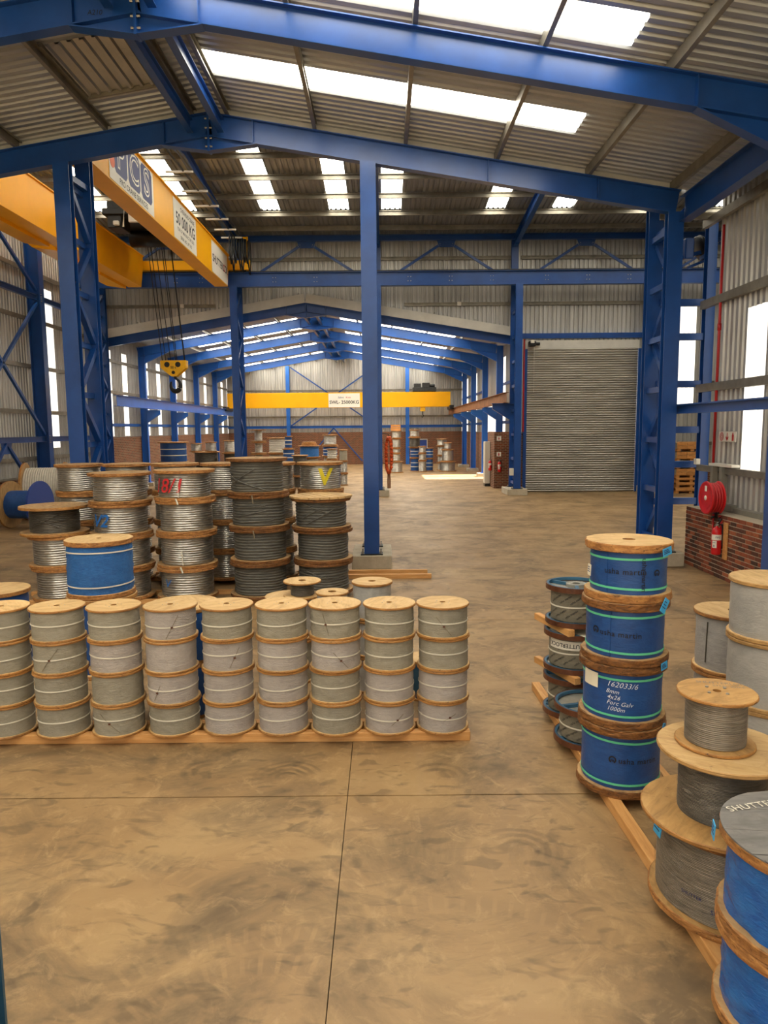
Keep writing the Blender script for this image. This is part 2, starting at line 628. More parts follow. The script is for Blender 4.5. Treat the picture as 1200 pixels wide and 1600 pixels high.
def flat_text(mb, txt, o, u, v, size, bold=0.0, shear=0.0, spacing=1.0, mi=0, sx=1.0):
    """letters laid on a plane at o, reading along u, upright along v"""
    vs, fs = text_mesh(txt, size, bold, shear, spacing)
    o, u, v = Vector(o), Vector(u), Vector(v)
    return mb.add([o + u * (x * sx) + v * y for x, y, z in vs], fs, mi)


def cyl_text(mb, txt, R, th, z, size, bold=0.0, shear=0.0, spacing=1.0, rot=0.0, slope=0.0, mi=0):
    """letters wrapped round a drum of radius R, centred at angle th and height z"""
    vs, fs = text_mesh(txt, size, bold, shear, spacing)
    c, s_ = math.cos(rot), math.sin(rot)
    out = []
    for x, y, _ in vs:
        x, y = x * c - y * s_, x * s_ + y * c
        a = th + x / R
        out.append((R * math.cos(a), R * math.sin(a), z + y + slope * x))
    return mb.add(out, fs, mi)

# ================================================================== SETTING
RX, SLOPE = -3.5, 0.165                  # ridge line of the two gabled halls
XL, XR = -13.2, 6.15                     # their eaves


def z_raf(x):                            # top of the rafters
    return 9.40 - SLOPE * abs(x - RX)


def z_roof(x):                           # underside of the roof sheets
    return z_raf(x) + 0.20


# ---- floor: cast slabs with open joints over a dark bed
floor = empty('floor', (0, 0, 0), 'dusty tan concrete floor slabs with tyre marks', None, None, 'structure')
MB().box(-40, 40, -40, 80, -0.30, -0.20).build('yard', 'yard_ground', floor)
MB().box(-13.4, 20, -9, 62, -0.20, -0.045).build('slab_bed', 'joint_dark', floor)
xs = [-13.3, -6.2, -0.32, 5.62, 12.6, 19.8]
ys = [-8.5, -4.4, 0.6, 5.54, 10.9, 16.9, 22.9, 28.9, 34.9, 41.0, 47.0, 53.0, 61.5]
J, JY = 0.003, 0.007
for i in range(len(xs) - 1):
    for j in range(len(ys) - 1):
        if i == 3 and ys[j] >= 34:
            continue
        if i == 4 and (ys[j] >= 34 or ys[j + 1] <= 16):
            continue
        x1 = xs[i + 1] - J
        if i == 3 and ys[j + 1] <= 17:
            x1 = 7.4
        MB().box(xs[i] + J, x1, ys[j] + JY, ys[j + 1] - JY, -0.12, 0.0).build('slab', 'floor_concrete', floor)
MB().box(5.63, 7.4, 34.91, 61.49, -0.12, 0.0).build('slab', 'floor_concrete', floor)
MB().box(5.63, 19.79, 34.4, 34.9, -0.12, -0.001).build('threshold', 'concrete', floor)


def ibeam_obj(name, parent, mat, p0, p1, h, w, up=(0, 0, 1), top=False):
    m = MB()
    m.ibeam(p0, p1, h, w, up=up, top=top)
    return m.build(name, mat, parent)


# ---- near hall roof
ceil_a = empty('ceiling_near', (0, 0, 0), 'near hall roof of ribbed metal sheets on steel purlins', None, None, 'structure')
YA0, YA1 = -8.5, 15.75
ws = math.sqrt(1 + SLOPE ** 2)
sky_r = [(13.1, 13.95), (10.12, 10.92), (7.1, 7.9), (4.1, 4.9), (1.1, 1.9), (-1.9, -1.1), (-4.9, -4.1)]
sky_l = sky_r[2:]


def roof_slope(sgn, y0, y1, skies, mat='roof_sheet', x_out=None, sky_x=(0.4, 7.2), per=0.2, dz=0.0):
    """sheets of one roof slope, with gaps where the translucent sheets lie"""
    L = 10.95 if sgn > 0 else 10.1
    vdir = Vector((sgn, 0, -SLOPE)).normalized()
    o = Vector((RX, 0, z_raf(RX) + 0.20 + dz))
    m = MB()
    cuts = sorted(skies)
    y = y0
    for a, b in cuts + [(y1, y1)]:
        if a > y:
            corr(m, o, (0, 1, 0), vdir, (0, 0, 1), y, a, 0.0, L, per, 0.045)
        if b > a:
            corr(m, o, (0, 1, 0), vdir, (0, 0, 1), a, b, 0.0, sky_x[0], per, 0.045)
            corr(m, o, (0, 1, 0), vdir, (0, 0, 1), a, b, sky_x[1], L, per, 0.045)
        y = b
    return m, o, vdir


for sgn, skies in ((1, sky_r), (-1, sky_l)):
    m, o, vd = roof_slope(sgn, YA0, YA1, skies)
    m.build('roof_sheeting', 'roof_sheet', ceil_a)
    for a, b in skies:
        k = MB()
        corr(k, o, (0, 1, 0), vd, (0, 0, 1), a, b, 0.4, 7.2, 0.2, 0.045)
        k.build('translucent_sheet', 'translucent_sheet', ceil_a)
for sgn in (1, -1):
    for d in (0.35, 2.12, 3.97, 5.84, 7.73, 9.5):
        x = RX + sgn * d
        m = MB()
        m.cee((x, YA0, z_raf(x) + 0.10), (x, 15.45, z_raf(x) + 0.10), 0.19, 0.075, 0.008, sgn=1)
        m.build('purlin', 'purlin_steel', ceil_a)
# flashing at the end of the near roof, above the second frame
for sgn in (1, -1):
    m = MB()
    x1 = RX + sgn * 9.75
    m.sect([(-0.01, 0.0), (0.01, 0.0), (0.01, 0.24), (-0.01, 0.24)], (RX, 15.5, z_raf(RX)), (x1, 15.5, z_raf(x1)), (0, 0, 1))
    m.build('end_flashing', 'flashing', ceil_a)
# raised vent panel on the left slope
m = MB()
z0 = 9.12
corr(m, (0, 0, 0), (1, 0, 0), (0, 1, 0), (0, 0, -1), -5.45, -4.05, 12.35, 14.1, 0.2, 0.04)
for i, v in enumerate(m.v):
    m.v[i] = (v[0], v[1], v[2] + z_roof(v[0]) - 0.02)
m.build('vent_panel', 'shutter_steel', ceil_a)
for p0, p1 in (((-5.5, 12.3), (-5.5, 14.15)), ((-4.0, 12.3), (-4.0, 14.15)), ((-5.5, 14.15), (-4.0, 14.15))):
    m = MB()
    m.bar((p0[0], p0[1], z_roof(p0[0]) - 0.05), (p1[0], p1[1], z_roof(p1[0]) - 0.05), 0.05, 0.07)
    m.build('vent_frame', 'purlin_steel', ceil_a)

# ---- crane bay roof (ridge runs left to right)
ceil_b = empty('ceiling_middle', (0, 0, 0), 'high crane bay roof of dark ribbed sheets with skylight strips', None, None, 'structure')
YR, YB0, YB1, XB1 = 24.2, 15.3, 33.3, 19.6


def z_b(y):
    return 11.6 + 0.1 * (33.0 - (y if y > YR else 2 * YR - y))


strips = [(-11.6, -10.8), (-8.28, -7.5), (-4.85, -4.12), (-2.12, -1.32), (0.0, 0.8), (4.25, 5.03), (6.95, 7.75), (10.4, 11.2),
          (13.6, 14.4), (16.6, 17.4)]
for sgn in (1, -1):
    vd = Vector((0, sgn, -0.1)).normalized()
    o = Vector((0, YR, z_b(YR)))
    m = MB()
    x = XL
    for a, b in strips + [(XB1, XB1)]:
        corr(m, o, (1, 0, 0), vd, (0, 0, 1), x, a, 0, 9.15, 0.2, 0.045)
        if b > a:
            corr(m, o, (1, 0, 0), vd, (0, 0, 1), a, b, 0, 0.8, 0.2, 0.045)
            corr(m, o, (1, 0, 0), vd, (0, 0, 1), a, b, 5.98, 9.15, 0.2, 0.045)
            k = MB()
            corr(k, o, (1, 0, 0), vd, (0, 0, 1), a, b, 0.8, 5.98, 0.2, 0.045)
            k.build('translucent_sheet', 'translucent_sheet', ceil_b)
        x = b
    m.build('roof_sheeting', 'roof_sheet_cross', ceil_b)
for y in (31.87, 30.3, 28.65, 27.03, 25.4, 23.8, 22.2, 20.6, 19.0, 17.4, 15.9):
    m = MB()
    m.cee((XL, y, z_b(y) - 0.11), (XB1, y, z_b(y) - 0.11), 0.2, 0.075, 0.008, sgn=1)
    m.build('purlin', 'purlin_steel', ceil_b)

# ---- far hall roof
CD = -0.38
ceil_c = empty('ceiling_far', (0, 0, 0), 'far hall roof of ribbed sheets with short skylight strips', None, None, 'structure')
YC0, YC1 = 33.42, 61.0
fr_c = [33.4, 38.9, 44.4, 50.0, 55.5]
sky_c = []
for y in fr_c:
    sky_c += [(y + 0.7, y + 1.5), (y + 2.3, y + 3.1), (y + 3.9, y + 4.7)]
for sgn in (1, -1):
    m, o, vd = roof_slope(sgn, YC0, YC1, sky_c, sky_x=(1.2, 7.6), dz=CD)
    m.build('roof_sheeting', 'roof_sheet', ceil_c)
    for a, b in sky_c:
        k = MB()
        corr(k, o, (0, 1, 0), vd, (0, 0, 1), a, b, 1.2, 7.6, 0.2, 0.045)
        k.build('translucent_sheet', 'translucent_sheet', ceil_c)
    for d in (0.35, 2.12, 3.97, 5.84, 7.73, 9.5):
        x = RX + sgn * d
        m = MB()
        m.cee((x, 33.3, z_raf(x) + 0.10 + CD), (x, 60.9, z_raf(x) + 0.10 + CD), 0.19, 0.075, 0.008, sgn=1)
        m.build('purlin', 'purlin_steel', ceil_c)


def wall_rows(m, o, u, v, n, u0, u1, z0, z1, holes, per=0.2):
    """vertical sheeting with rectangular holes (ua, ub, za, zb)"""
    hs = sorted(holes)
    x = u0
    for a, b, za, zb in hs + [(u1, u1, 0, 0)]:
        if a > x:
            corr(m, o, u, v, n, x, a, z0, z1, per)
        if b > a:
            if za > (z0(a) if callable(z0) else z0):
                corr(m, o, u, v, n, a, b, z0, za, per)
            corr(m, o, u, v, n, a, b, zb, z1, per)
        x = b


def sheet_piece(name, mat, parent, o, u, v, n, a, b, za, zb, per=0.2):
    k = MB()
    corr(k, o, u, v, n, a, b, za, zb, per)
    return k.build(name, mat, parent)


def girt(parent, p0, p1, mat='purlin_steel', h=0.15, w=0.065, sgn=1):
    m = MB()
    m.cee(p0, p1, h, w, 0.008, sgn=sgn)
    return m.build('girt', mat, parent)


# ---- right wall of the near hall: brick plinth, ribbed sheets, one tall translucent sheet
wall_r = empty('wall_right', (0, 0, 0), 'right wall of ribbed sheeting above a low brick plinth', None, None, 'structure')
XW = 7.14
m = MB()
wall_rows(m, (XW, 0, 0), (0, 1, 0), (0, 0, 1), (1, 0, 0), -8.5, 15.58, 1.28, 8.15,
          [(13.47, 14.22, 2.1, 5.28), (9.3, 10.05, 2.1, 5.28), (4.6, 5.35, 2.1, 5.28), (0.4, 1.15, 2.1, 5.28)])
m.build('wall_sheeting', 'wall_sheet', wall_r)
for a in (13.47, 9.3, 4.6, 0.4):
    sheet_piece('translucent_sheet', 'translucent_wall_sheet', wall_r, (XW, 0, 0), (0, 1, 0), (0, 0, 1), (1, 0, 0), a, a + 0.75, 2.1, 5.28)
for z, y1 in ((5.63, 16.05), (3.83, 16.12), (7.35, 16.1)):
    girt(wall_r, (7.0, -8, z), (7.0, y1, z), h=0.17, w=0.1)
girt(wall_r, (7.0, -8, 2.08), (7.0, 14.6, 2.08), h=0.13, w=0.1)
girt(wall_r, (7.0, 15.0, 2.08), (7.0, 15.9, 2.08), h=0.13, w=0.1)
MB().box(6.97, 7.16, -8.5, 14.6, 1.26, 1.36).build('sill_flashing', 'grey_frame', wall_r)
# window frame posts standing on the brickwork by the hose reel
for y in (14.62, 15.02):
    MB().cbox(6.93, 7.05, y - 0.05, y + 0.05, 1.28, 2.16, 0.006).build('frame_post', 'grey_frame', wall_r)
MB().cbox(6.93, 7.05, 14.1, 14.6, 1.3, 1.42, 0.006).build('frame_sill', 'grey_frame', wall_r)
MB().cbox(6.95, 7.12, 14.2, 15.2, 2.16, 2.22, 0.006).build('frame_sill', 'sign_white', wall_r)
# brickwork: mortar bed and single bricks
XBW, ZB = 6.62, 1.275
MB().box(XBW + 0.006, 6.98, -8.5, 15.45, 0, ZB - 0.01).build('mortar_bed', 'mortar', wall_r)
brick_full = MB().cbox(-0.005, 0.1, -0.109, 0.109, 0.0, 0.070, 0.004).mesh('brick', 'brick')
brick_half = MB().cbox(-0.005, 0.1, -0.052, 0.052, 0.0, 0.070, 0.004).mesh('brick', 'brick')
brick_near = MB()
nb = 0
for c in range(15):
    z = 0.004 + c * 0.0848
    y = 15.45
    if c % 2:
        link('brick', brick_half, wall_r, (XBW, y - 0.056, z))
        y -= 0.116
    while y > -8:
        if y - 0.23 > 11.75 and nb < 290:
            link('brick', brick_full, wall_r, (XBW + random.uniform(0, 0.004), y - 0.115, z))
            nb += 1
        else:
            brick_near.cbox(XBW, XBW + 0.1, y - 0.226, y - 0.004, z, z + 0.073, 0.006)
        y -= 0.2345
    # end face of the wall
    for k in range(2):
        xx = XBW + 0.012 + k * 0.17
        MB().cbox(xx, xx + 0.16, 15.44, 15.46, z, z + 0.073, 0.005).build('brick', 'brick', wall_r)
bo = brick_near.build('brick_rows', 'brick', wall_r)
bo['kind'] = 'stuff'

# ---- left wall, running past the near hall and the crane bay
wall_l = empty('wall_left', (0, 0, 0), 'left wall of pale ribbed sheeting with a tall translucent strip', None, None, 'structure')
m = MB()
wall_rows(m, (XL - 0.15, 0, 0), (0, 1, 0), (0, 0, 1), (-1, 0, 0), -8.5, 33.3, 1.32, 12.0,
          [(28.65, 29.5, 2.35, 8.6), (20.0, 20.8, 2.35, 8.6), (30.9, 31.5, 2.35, 8.6)])
m.build('wall_sheeting', 'wall_sheet', wall_l)
for a, b in ((28.65, 29.5), (20.0, 20.8), (30.9, 31.5)):
    sheet_piece('translucent_sheet', 'translucent_wall_sheet', wall_l, (XL - 0.15, 0, 0), (0, 1, 0), (0, 0, 1), (-1, 0, 0), a, b, 2.35, 8.6)
for z in (2.0, 3.75, 5.45, 7.2, 9.0, 10.7):
    girt(wall_l, (XL - 0.02, 15.5, z), (XL - 0.02, 33.1, z), sgn=-1)
MB().box(XL - 0.3, XL - 0.04, -8.5, 33.3, 0, 1.3).build('brick_plinth', 'brickwork_far', wall_l)
MB().box(XL - 0.32, XL - 0.0, -8.5, 33.3, 1.3, 1.36).build('sill_flashing', 'grey_frame', wall_l)

# ---- wall between near hall and crane bay, above the near roof
wall_m = empty('wall_middle', (0, 0, 0), 'ribbed sheeting above the near roof edge', None, None, 'structure')
m = MB()
corr(m, (0, 15.85, 0), (1, 0, 0), (0, 0, 1), (0, -1, 0), XL, 6.4, lambda x: z_roof(x), 11.0)
corr(m, (0, 15.85, 0), (1, 0, 0), (0, 0, 1), (0, -1, 0), 7.42, XB1, 0.0, 11.0)
corr(m, (0, 15.85, 0), (1, 0, 0), (0, 0, 1), (0, -1, 0), 6.4, 7.42, 7.9, 11.0)
m.build('wall_sheeting', 'wall_sheet', wall_m)

# ---- rear wall of the crane bay with the roller door opening
wall_b = empty('wall_back', (0, 0, 0), 'rear wall of the crane bay in ribbed sheeting around the far hall opening', None, None, 'structure')
YW = 33.35
m = MB()
corr(m, (0, YW, 0), (1, 0, 0), (0, 0, 1), (0, 1, 0), XL, 6.3, lambda x: z_raf(x) - 0.47, 11.75)
wall_rows(m, (0, YW, 0), (1, 0, 0), (0, 0, 1), (0, 1, 0), 6.3, XB1, 0.0, 11.75,
          [(6.55, 11.75, -1, 6.9), (13.55, 14.4, 3.95, 8.75), (17.0, 17.8, 3.95, 8.75)])
m.build('wall_sheeting', 'wall_sheet', wall_b)
for a in (13.55, 17.0):
    sheet_piece('translucent_sheet', 'translucent_wall_sheet', wall_b, (0, YW, 0), (1, 0, 0), (0, 0, 1), (0, 1, 0), a, a + 0.85, 3.95, 8.75)
for z in (10.65, 8.62):
    for a, b in ((XL, 6.0), (6.3, 19.4)):
        if z < 9.4:
            for x0, x1 in ((XL, -7.6), (1.0, 6.0)):
                if a < 0:
                    girt(wall_b, (x0, YW - 0.05, z), (x1, YW - 0.05, z))
            if a > 0:
                girt(wall_b, (a, YW - 0.05, z), (b, YW - 0.05, z))
        else:
            girt(wall_b, (a, YW - 0.05, z), (b, YW - 0.05, z))
for z in (5.0, 2.2):
    girt(wall_b, (11.9, YW - 0.05, z), (19.4, YW - 0.05, z))
for sgn in (1, -1):
    m = MB()
    x1 = RX + sgn * 9.5
    m.sect([(-0.02, 0.0), (0.02, 0.0), (0.02, 0.40), (-0.02, 0.40)], (RX, 33.15, z_raf(RX) - 0.68), (x1, 33.15, z_raf(x1) - 0.68), (0, 0, 1))
    m.build('gable_flashing', 'flashing', wall_b)
MB().box(6.25, 6.52, 33.25, 33.5, 0, 2.75).build('brick_pier', 'brickwork_far', wall_b)
MB().box(11.9, 19.6, 33.3, 33.6, 0, 0.9).build('brick_plinth', 'brickwork_far', wall_b)

# end wall of the crane bay on the right
wall_e = empty('wall_end', (0, 0, 0), 'far right end wall of the crane bay', None, None, 'structure')
m = MB()
corr(m, (XB1, 0, 0), (0, 1, 0), (0, 0, 1), (1, 0, 0), 15.8, 33.4, 0.0, 12.5)
m.build('wall_sheeting', 'wall_sheet', wall_e)

# ---- far hall walls
wall_cl = empty('wall_far_left', (0, 0, 0), 'left wall of the far hall with brick plinth and translucent strips', None, None, 'structure')
holes = []
for y in fr_c:
    holes += [(y + 1.15, y + 1.85, 2.75, 6.9), (y + 3.3, y + 4.0, 2.75, 6.9)]
m = MB()
wall_rows(m, (XL - 0.05, 0, 0), (0, 1, 0), (0, 0, 1), (-1, 0, 0), 33.3, 61.0, 2.7, 8.0, holes)
m.build('wall_sheeting', 'wall_sheet', wall_cl)
for a, b, c, d in holes:
    sheet_piece('translucent_sheet', 'translucent_wall_sheet', wall_cl, (XL - 0.05, 0, 0), (0, 1, 0), (0, 0, 1), (-1, 0, 0), a, b, c, d)
MB().box(XL - 0.3, XL + 0.05, 33.4, 61, 0, 2.7).build('brick_plinth', 'brickwork_far', wall_cl)
for z in (3.3, 4.9, 6.4):
    girt(wall_cl, (XL + 0.02, 33.6, z), (XL + 0.02, 60.9, z), 'purlin_steel' if z > 3.5 else 'blue_steel_lit', sgn=-1)
wall_cr = empty('wall_far_right', (0, 0, 0), 'right wall of the far hall with an open doorway letting in sun', None, None, 'structure')
XCR = 6.75
DY0, DY1, DZ = 42.1, 46.2, 4.6                # doorway
m = MB()
holes_r = []
for y in (34.4, 36.9, 39.6, 47.4, 51.6, 53.6, 57.0):
    holes_r.append((y, y + 0.8, 2.75, 6.9))
wall_rows(m, (XCR, 0, 0), (0, 1, 0), (0, 0, 1), (1, 0, 0), 33.4, DY0, 2.7, 8.0, [h for h in holes_r if h[1] < DY0])
wall_rows(m, (XCR, 0, 0), (0, 1, 0), (0, 0, 1), (1, 0, 0), DY1, 61.0, 2.7, 8.0, [h for h in holes_r if h[0] > DY1])
corr(m, (XCR, 0, 0), (0, 1, 0), (0, 0, 1), (1, 0, 0), DY0, DY1, DZ, 8.0)
m.build('wall_sheeting', 'wall_sheet', wall_cr)
for a, b, c, d in holes_r:
    sheet_piece('translucent_sheet', 'translucent_wall_sheet', wall_cr, (XCR, 0, 0), (0, 1, 0), (0, 0, 1), (1, 0, 0), a, b, c, d)
MB().box(XCR - 0.1, XCR + 0.15, 33.6, DY0, 0, 2.7).build('brick_plinth', 'brickwork_far', wall_cr)
MB().box(XCR - 0.1, XCR + 0.15, DY1, 61, 0, 2.7).build('brick_plinth', 'brickwork_far', wall_cr)
for z in (3.3, 5.4):
    girt(wall_cr, (XCR - 0.08, 33.6, z), (XCR - 0.08, DY0, z), 'blue_steel')
    girt(wall_cr, (XCR - 0.08, DY1, z), (XCR - 0.08, 60.8, z), 'blue_steel')
wall_cb = empty('wall_far_back', (0, 0, 0), 'gable end of the far hall in ribbed sheeting over brickwork', None, None, 'structure')
m = MB()
corr(m, (0, 61.0, 0), (1, 0, 0), (0, 0, 1), (0, 1, 0), XL, XCR, 2.75, lambda x: z_roof(x) + CD)
m.build('wall_sheeting', 'wall_sheet', wall_cb)
MB().box(XL, XCR, 60.9, 61.2, 0, 2.75).build('brick_plinth', 'brickwork_far', wall_cb)
for z in (4.05, 6.25):
    girt(wall_cb, (XL, 60.9, z), (XCR, 60.9, z))
girt(wall_cb, (XL, 60.85, 3.2), (XCR, 60.85, 3.2), 'blue_steel_lit', 0.22, 0.08)
win = MB()
win.box(2.88, 3.72, 60.82, 60.88, 1.0, 2.05)
wo = win.build('window_1', 'door_blue')
setp(wo, 'small blue window in the far brick wall', None, None, 'structure')
for a, b, c, d in ((2.84, 2.9, 0.95, 2.1), (3.7, 3.76, 0.95, 2.1), (2.84, 3.76, 2.05, 2.12), (2.84, 3.76, 0.93, 1.0)):
    MB().box(a, b, 60.78, 60.88, c, d).build('window_frame', 'flashing', wo)

# ---- roller door
door = empty('door_1', (6.55, 33.2, 0), 'tall galvanised roller shutter door in the rear wall', None, None, 'structure')
m = MB()
vs, fs = [], []
nsl = 62
hh = 6.6 / nsl
prof = []
for i in range(nsl):
    for q in range(5):
        a = q / 5
        prof.append((i * hh + a * hh, (0.03, -0.03, -0.05, -0.05, -0.03)[q]))
prof.append((6.6, 0.0))
for x in (0.05, 5.15):
    vs += [(x, y, z) for z, y in prof]
n = len(prof)
m.add(vs, [(i, n + i, n + i + 1, i + 1) for i in range(n - 1)])
m.build('curtain', 'shutter_steel', door, smooth=True)
m = MB()
m.box(0.0, 5.2, -0.02, 0.4, 6.56, 6.95)
m.build('shutter_box', 'flashing', door)
for x in (-0.06, 5.16):
    MB().box(x, x + 0.14, -0.08, 0.08, 0, 6.56).build('guide_rail', 'blue_steel', door)
m = MB()
m.cbox(0.1, 0.42, -0.32, -0.04, 6.66, 6.9, 0.03)
m.tube([(0.42, -0.16, 6.78), (0.62, -0.16, 6.78)], 0.07, 10)
m.build('door_motor', 'dark_iron', door)
MB().cbox(0.16, 0.34, -0.36, -0.30, 6.8, 6.94, 0.015).build('motor_cap', 'sign_white', door)
MB().tube([(0.36, -0.2, 6.7), (0.36, -0.2, 4.6)], 0.012, 6).build('pull_chain', 'flashing', door)
MB().box(6.3, 12.0, 33.22, 33.34, 7.05, 7.28).build('trim_1', 'blue_steel')
setp(bpy.data.objects['trim_1'], 'blue steel header rail above the roller shutter door', None, None, 'structure')

# ================================================================== STEELWORK
def plate(mb, pts, y0, y1):
    """flat plate in the XZ plane between y0 and y1"""
    n = len(pts)
    vs = [(x, y0, z) for x, z in pts] + [(x, y1, z) for x, z in pts]
    fs = [tuple(range(n)), tuple(range(2 * n - 1, n - 1, -1))] + [(i, n + i, n + (i + 1) % n, (i + 1) % n) for i in range(n)]
    return mb.add(vs, fs)


def plate_x(mb, pts, x0, x1):
    """flat plate in the YZ plane between x0 and x1"""
    n = len(pts)
    vs = [(x0, y, z) for y, z in pts] + [(x1, y, z) for y, z in pts]
    fs = [tuple(range(n)), tuple(range(2 * n - 1, n - 1, -1))] + [(i, n + i, n + (i + 1) % n, (i + 1) % n) for i in range(n)]
    return mb.add(vs, fs)


RD = 0.46                                 # rafter depth


def bolts(parent, pts, r=0.018, mat='bolt_steel', axis='Y'):
    me = bpy.data.meshes.get('bolt_' + axis)
    if not me:
        mb = MB()
        for s0, s1, rr in ((-0.03, -0.012, 1.0), (-0.012, 0.012, 1.5), (0.012, 0.03, 1.0)):
            pass
        q = {'Y': ((0, -0.03, 0), (0, 0.03, 0)), 'X': ((-0.03, 0, 0), (0.03, 0, 0)), 'Z': ((0, 0, -0.01), (0, 0, 0.08))}[axis]
        mb.tube(q, r, 6)
        me = mb.mesh('bolt_' + axis, mat)
    for p in pts:
        link('bolt', me, parent, p)


def roof_frame(y, label, mat='blue_steel', cols=None, haunch=True, apex=True, near=False, brackets=False, xl=XL, xr=XR, group=None, col_r=6.3,
               col_l=-12.95, dz=0.0):
    z_raf = lambda x: 9.40 + dz - SLOPE * abs(x - RX)
    fr = empty('portal_frame', (RX, y, 0), label, 'steel frame', group)

    def B(m, name):
        for i, v in enumerate(m.v):
            m.v[i] = (v[0] - RX, v[1] - y, v[2])
        return m.build(name, mat, fr)
    for sgn, xe in ((1, xr), (-1, xl)):
        m = MB()
        m.ibeam((RX, y, z_raf(RX)), (xe, y, z_raf(xe)), RD, 0.2, 0.018, 0.014, top=True)
        B(m, 'rafter')
    if apex:
        zb = lambda x: z_raf(x) - RD
        m = MB()
        plate(m, [(RX - 0.9, zb(RX - 0.9)), (RX, zb(RX) - 0.27), (RX + 0.9, zb(RX + 0.9)), (RX, zb(RX))], y - 0.008, y + 0.008)
        m.bar((RX - 0.95, y, zb(RX - 0.95) - 0.005), (RX, y, zb(RX) - 0.28), 0.2, 0.018)
        m.bar((RX, y, zb(RX) - 0.28), (RX + 0.95, y, zb(RX + 0.95) - 0.005), 0.2, 0.018)
        B(m, 'apex_haunch')
        for x in (RX - 0.9, RX + 0.9):
            m = MB()
            m.box(x - 0.007, x + 0.007, y - 0.1, y + 0.1, z_raf(x) - RD, z_raf(x) - 0.01)
            B(m, 'stiffener')
        m = MB()
        m.box(RX - 0.02, RX + 0.02, y - 0.11, y + 0.11, zb(RX) - 0.3, z_raf(RX) + 0.02)
        B(m, 'end_plate')
        if near:
            bolts(fr, [(s * 0.04, d, z_raf(RX) - q) for q in (0.12, 0.3, 0.5, 0.66) for d in (-0.07,) for s in (-1, 1)], axis='X')
    if haunch:
        for sgn, xc in ((1, col_r), (-1, col_l)):
            if cols is not None and sgn not in cols:
                continue
            xa, xb = xc - sgn * 1.55, xc - sgn * 0.16
            za, zb_ = z_raf(xa) - RD, z_raf(xb) - RD - 0.42
            m = MB()
            plate(m, [(xa, za), (xb, zb_), (xb, z_raf(xb) - RD)], y - 0.008, y + 0.008)
            m.bar((xa, y, za - 0.005), (xb, y, zb_), 0.2, 0.018)
            B(m, 'eave_haunch')
            m = MB()
            m.box(xa - 0.008, xa + 0.008, y - 0.1, y + 0.1, z_raf(xa) - RD, z_raf(xa))
            B(m, 'stiffener')
    for sgn, xc in ((1, col_r), (-1, col_l)):
        if cols is None or sgn not in cols:
            continue
        m = MB()
        m.ibeam((xc, y, 0.22), (xc, y, z_raf(xc) - 0.02), 0.34, 0.22, up=(1, 0, 0))
        B(m, 'column')
        m = MB()
        m.box(xc - 0.25, xc + 0.25, y - 0.2, y + 0.2, 0.2, 0.222)
        B(m, 'base_plate')
        if brackets:
            m = MB()
            x0, x1 = xc - sgn * 0.17, xc - sgn * 0.85
            plate(m, [(x0, 4.1), (x1, 4.1), (x1, 3.9), (x0, 3.45)], y - 0.09, y - 0.075)
            plate(m, [(x0, 4.1), (x1, 4.1), (x1, 3.9), (x0, 3.45)], y + 0.075, y + 0.09)
            m.box(min(x0, x1), max(x0, x1), y - 0.12, y + 0.12, 4.085, 4.11)
            m.bar((x0, y, 3.45), (x1, y, 3.89), 0.24, 0.02)
            B(m, 'crane_bracket')
    return fr


f1 = roof_frame(11.0, 'blue roof frame nearest the viewer, crossing the top of the picture', near=True, cols=(1, -1), col_r=6.15)
m = MB()
flat_text(m, 'A210', (-4.1 - RX, -0.016, 8.98), (1, 0, -0.0), (0, 0, 1), 0.10, 0.0, 0.2)
m.build('marking', 'ink_black', f1)
f2 = roof_frame(15.3, 'second blue roof frame, resting on the three lattice columns', near=True, haunch=False, cols=())
for x in (4.45, 2.2):
    MB().box(x - RX - 0.007, x - RX + 0.007, -0.1, 0.1, z_raf(x) - RD, z_raf(x) - 0.01).build('stiffener', 'blue_steel', f2)
for x in (6.15, -12.95):
    MB().cbox(max(x - 0.4, -13.2), min(x + 0.4, 6.61), 10.6, 11.4, 0, 0.2, 0.01).build('concrete_footing', 'concrete')
for k, o in enumerate([o for o in bpy.data.objects if o.name.startswith('concrete_footing')]):
    setp(o, ('concrete footing under the nearest blue frame on the right', 'concrete footing under the nearest blue frame on the left')[k], 'footing')

for k, x in enumerate((-3.86, -3.24)):
    m = MB()
    for y0, y1 in ((-6, 10.9), (11.1, 15.2)):
        m.ibeam((x, y0, 9.12), (x, y1, 9.12), 0.26, 0.13)
    o = m.build('ridge_strut', 'blue_steel')
    setp(o, ('left of the two blue ridge struts under the near roof', 'right of the two blue ridge struts under the near roof')[k], 'strut',
         'ridge struts')
m = MB()
m.ibeam((6.2, -6, 7.4), (6.2, 10.9, 7.4), 0.5, 0.22)
m.ibeam((6.2, 11.1, 7.4), (6.2, 15.12, 7.4), 0.5, 0.22)
setp(m.build('eave_beam', 'blue_steel'), 'deep blue eave beam running overhead along the right side', 'beam')
m = MB()
m.cee((6.28, 11.18, 3.36), (6.28, 15.35, 3.36), 0.2, 0.08, 0.01, sgn=-1)
o = m.build('tie_beam', 'blue_steel')
setp(o, 'horizontal blue tie beam from right lattice column across the wall strip', 'beam')
bolts(o, [(6.2, 15.28, 3.4), (6.2, 15.28, 3.31)], axis='X')


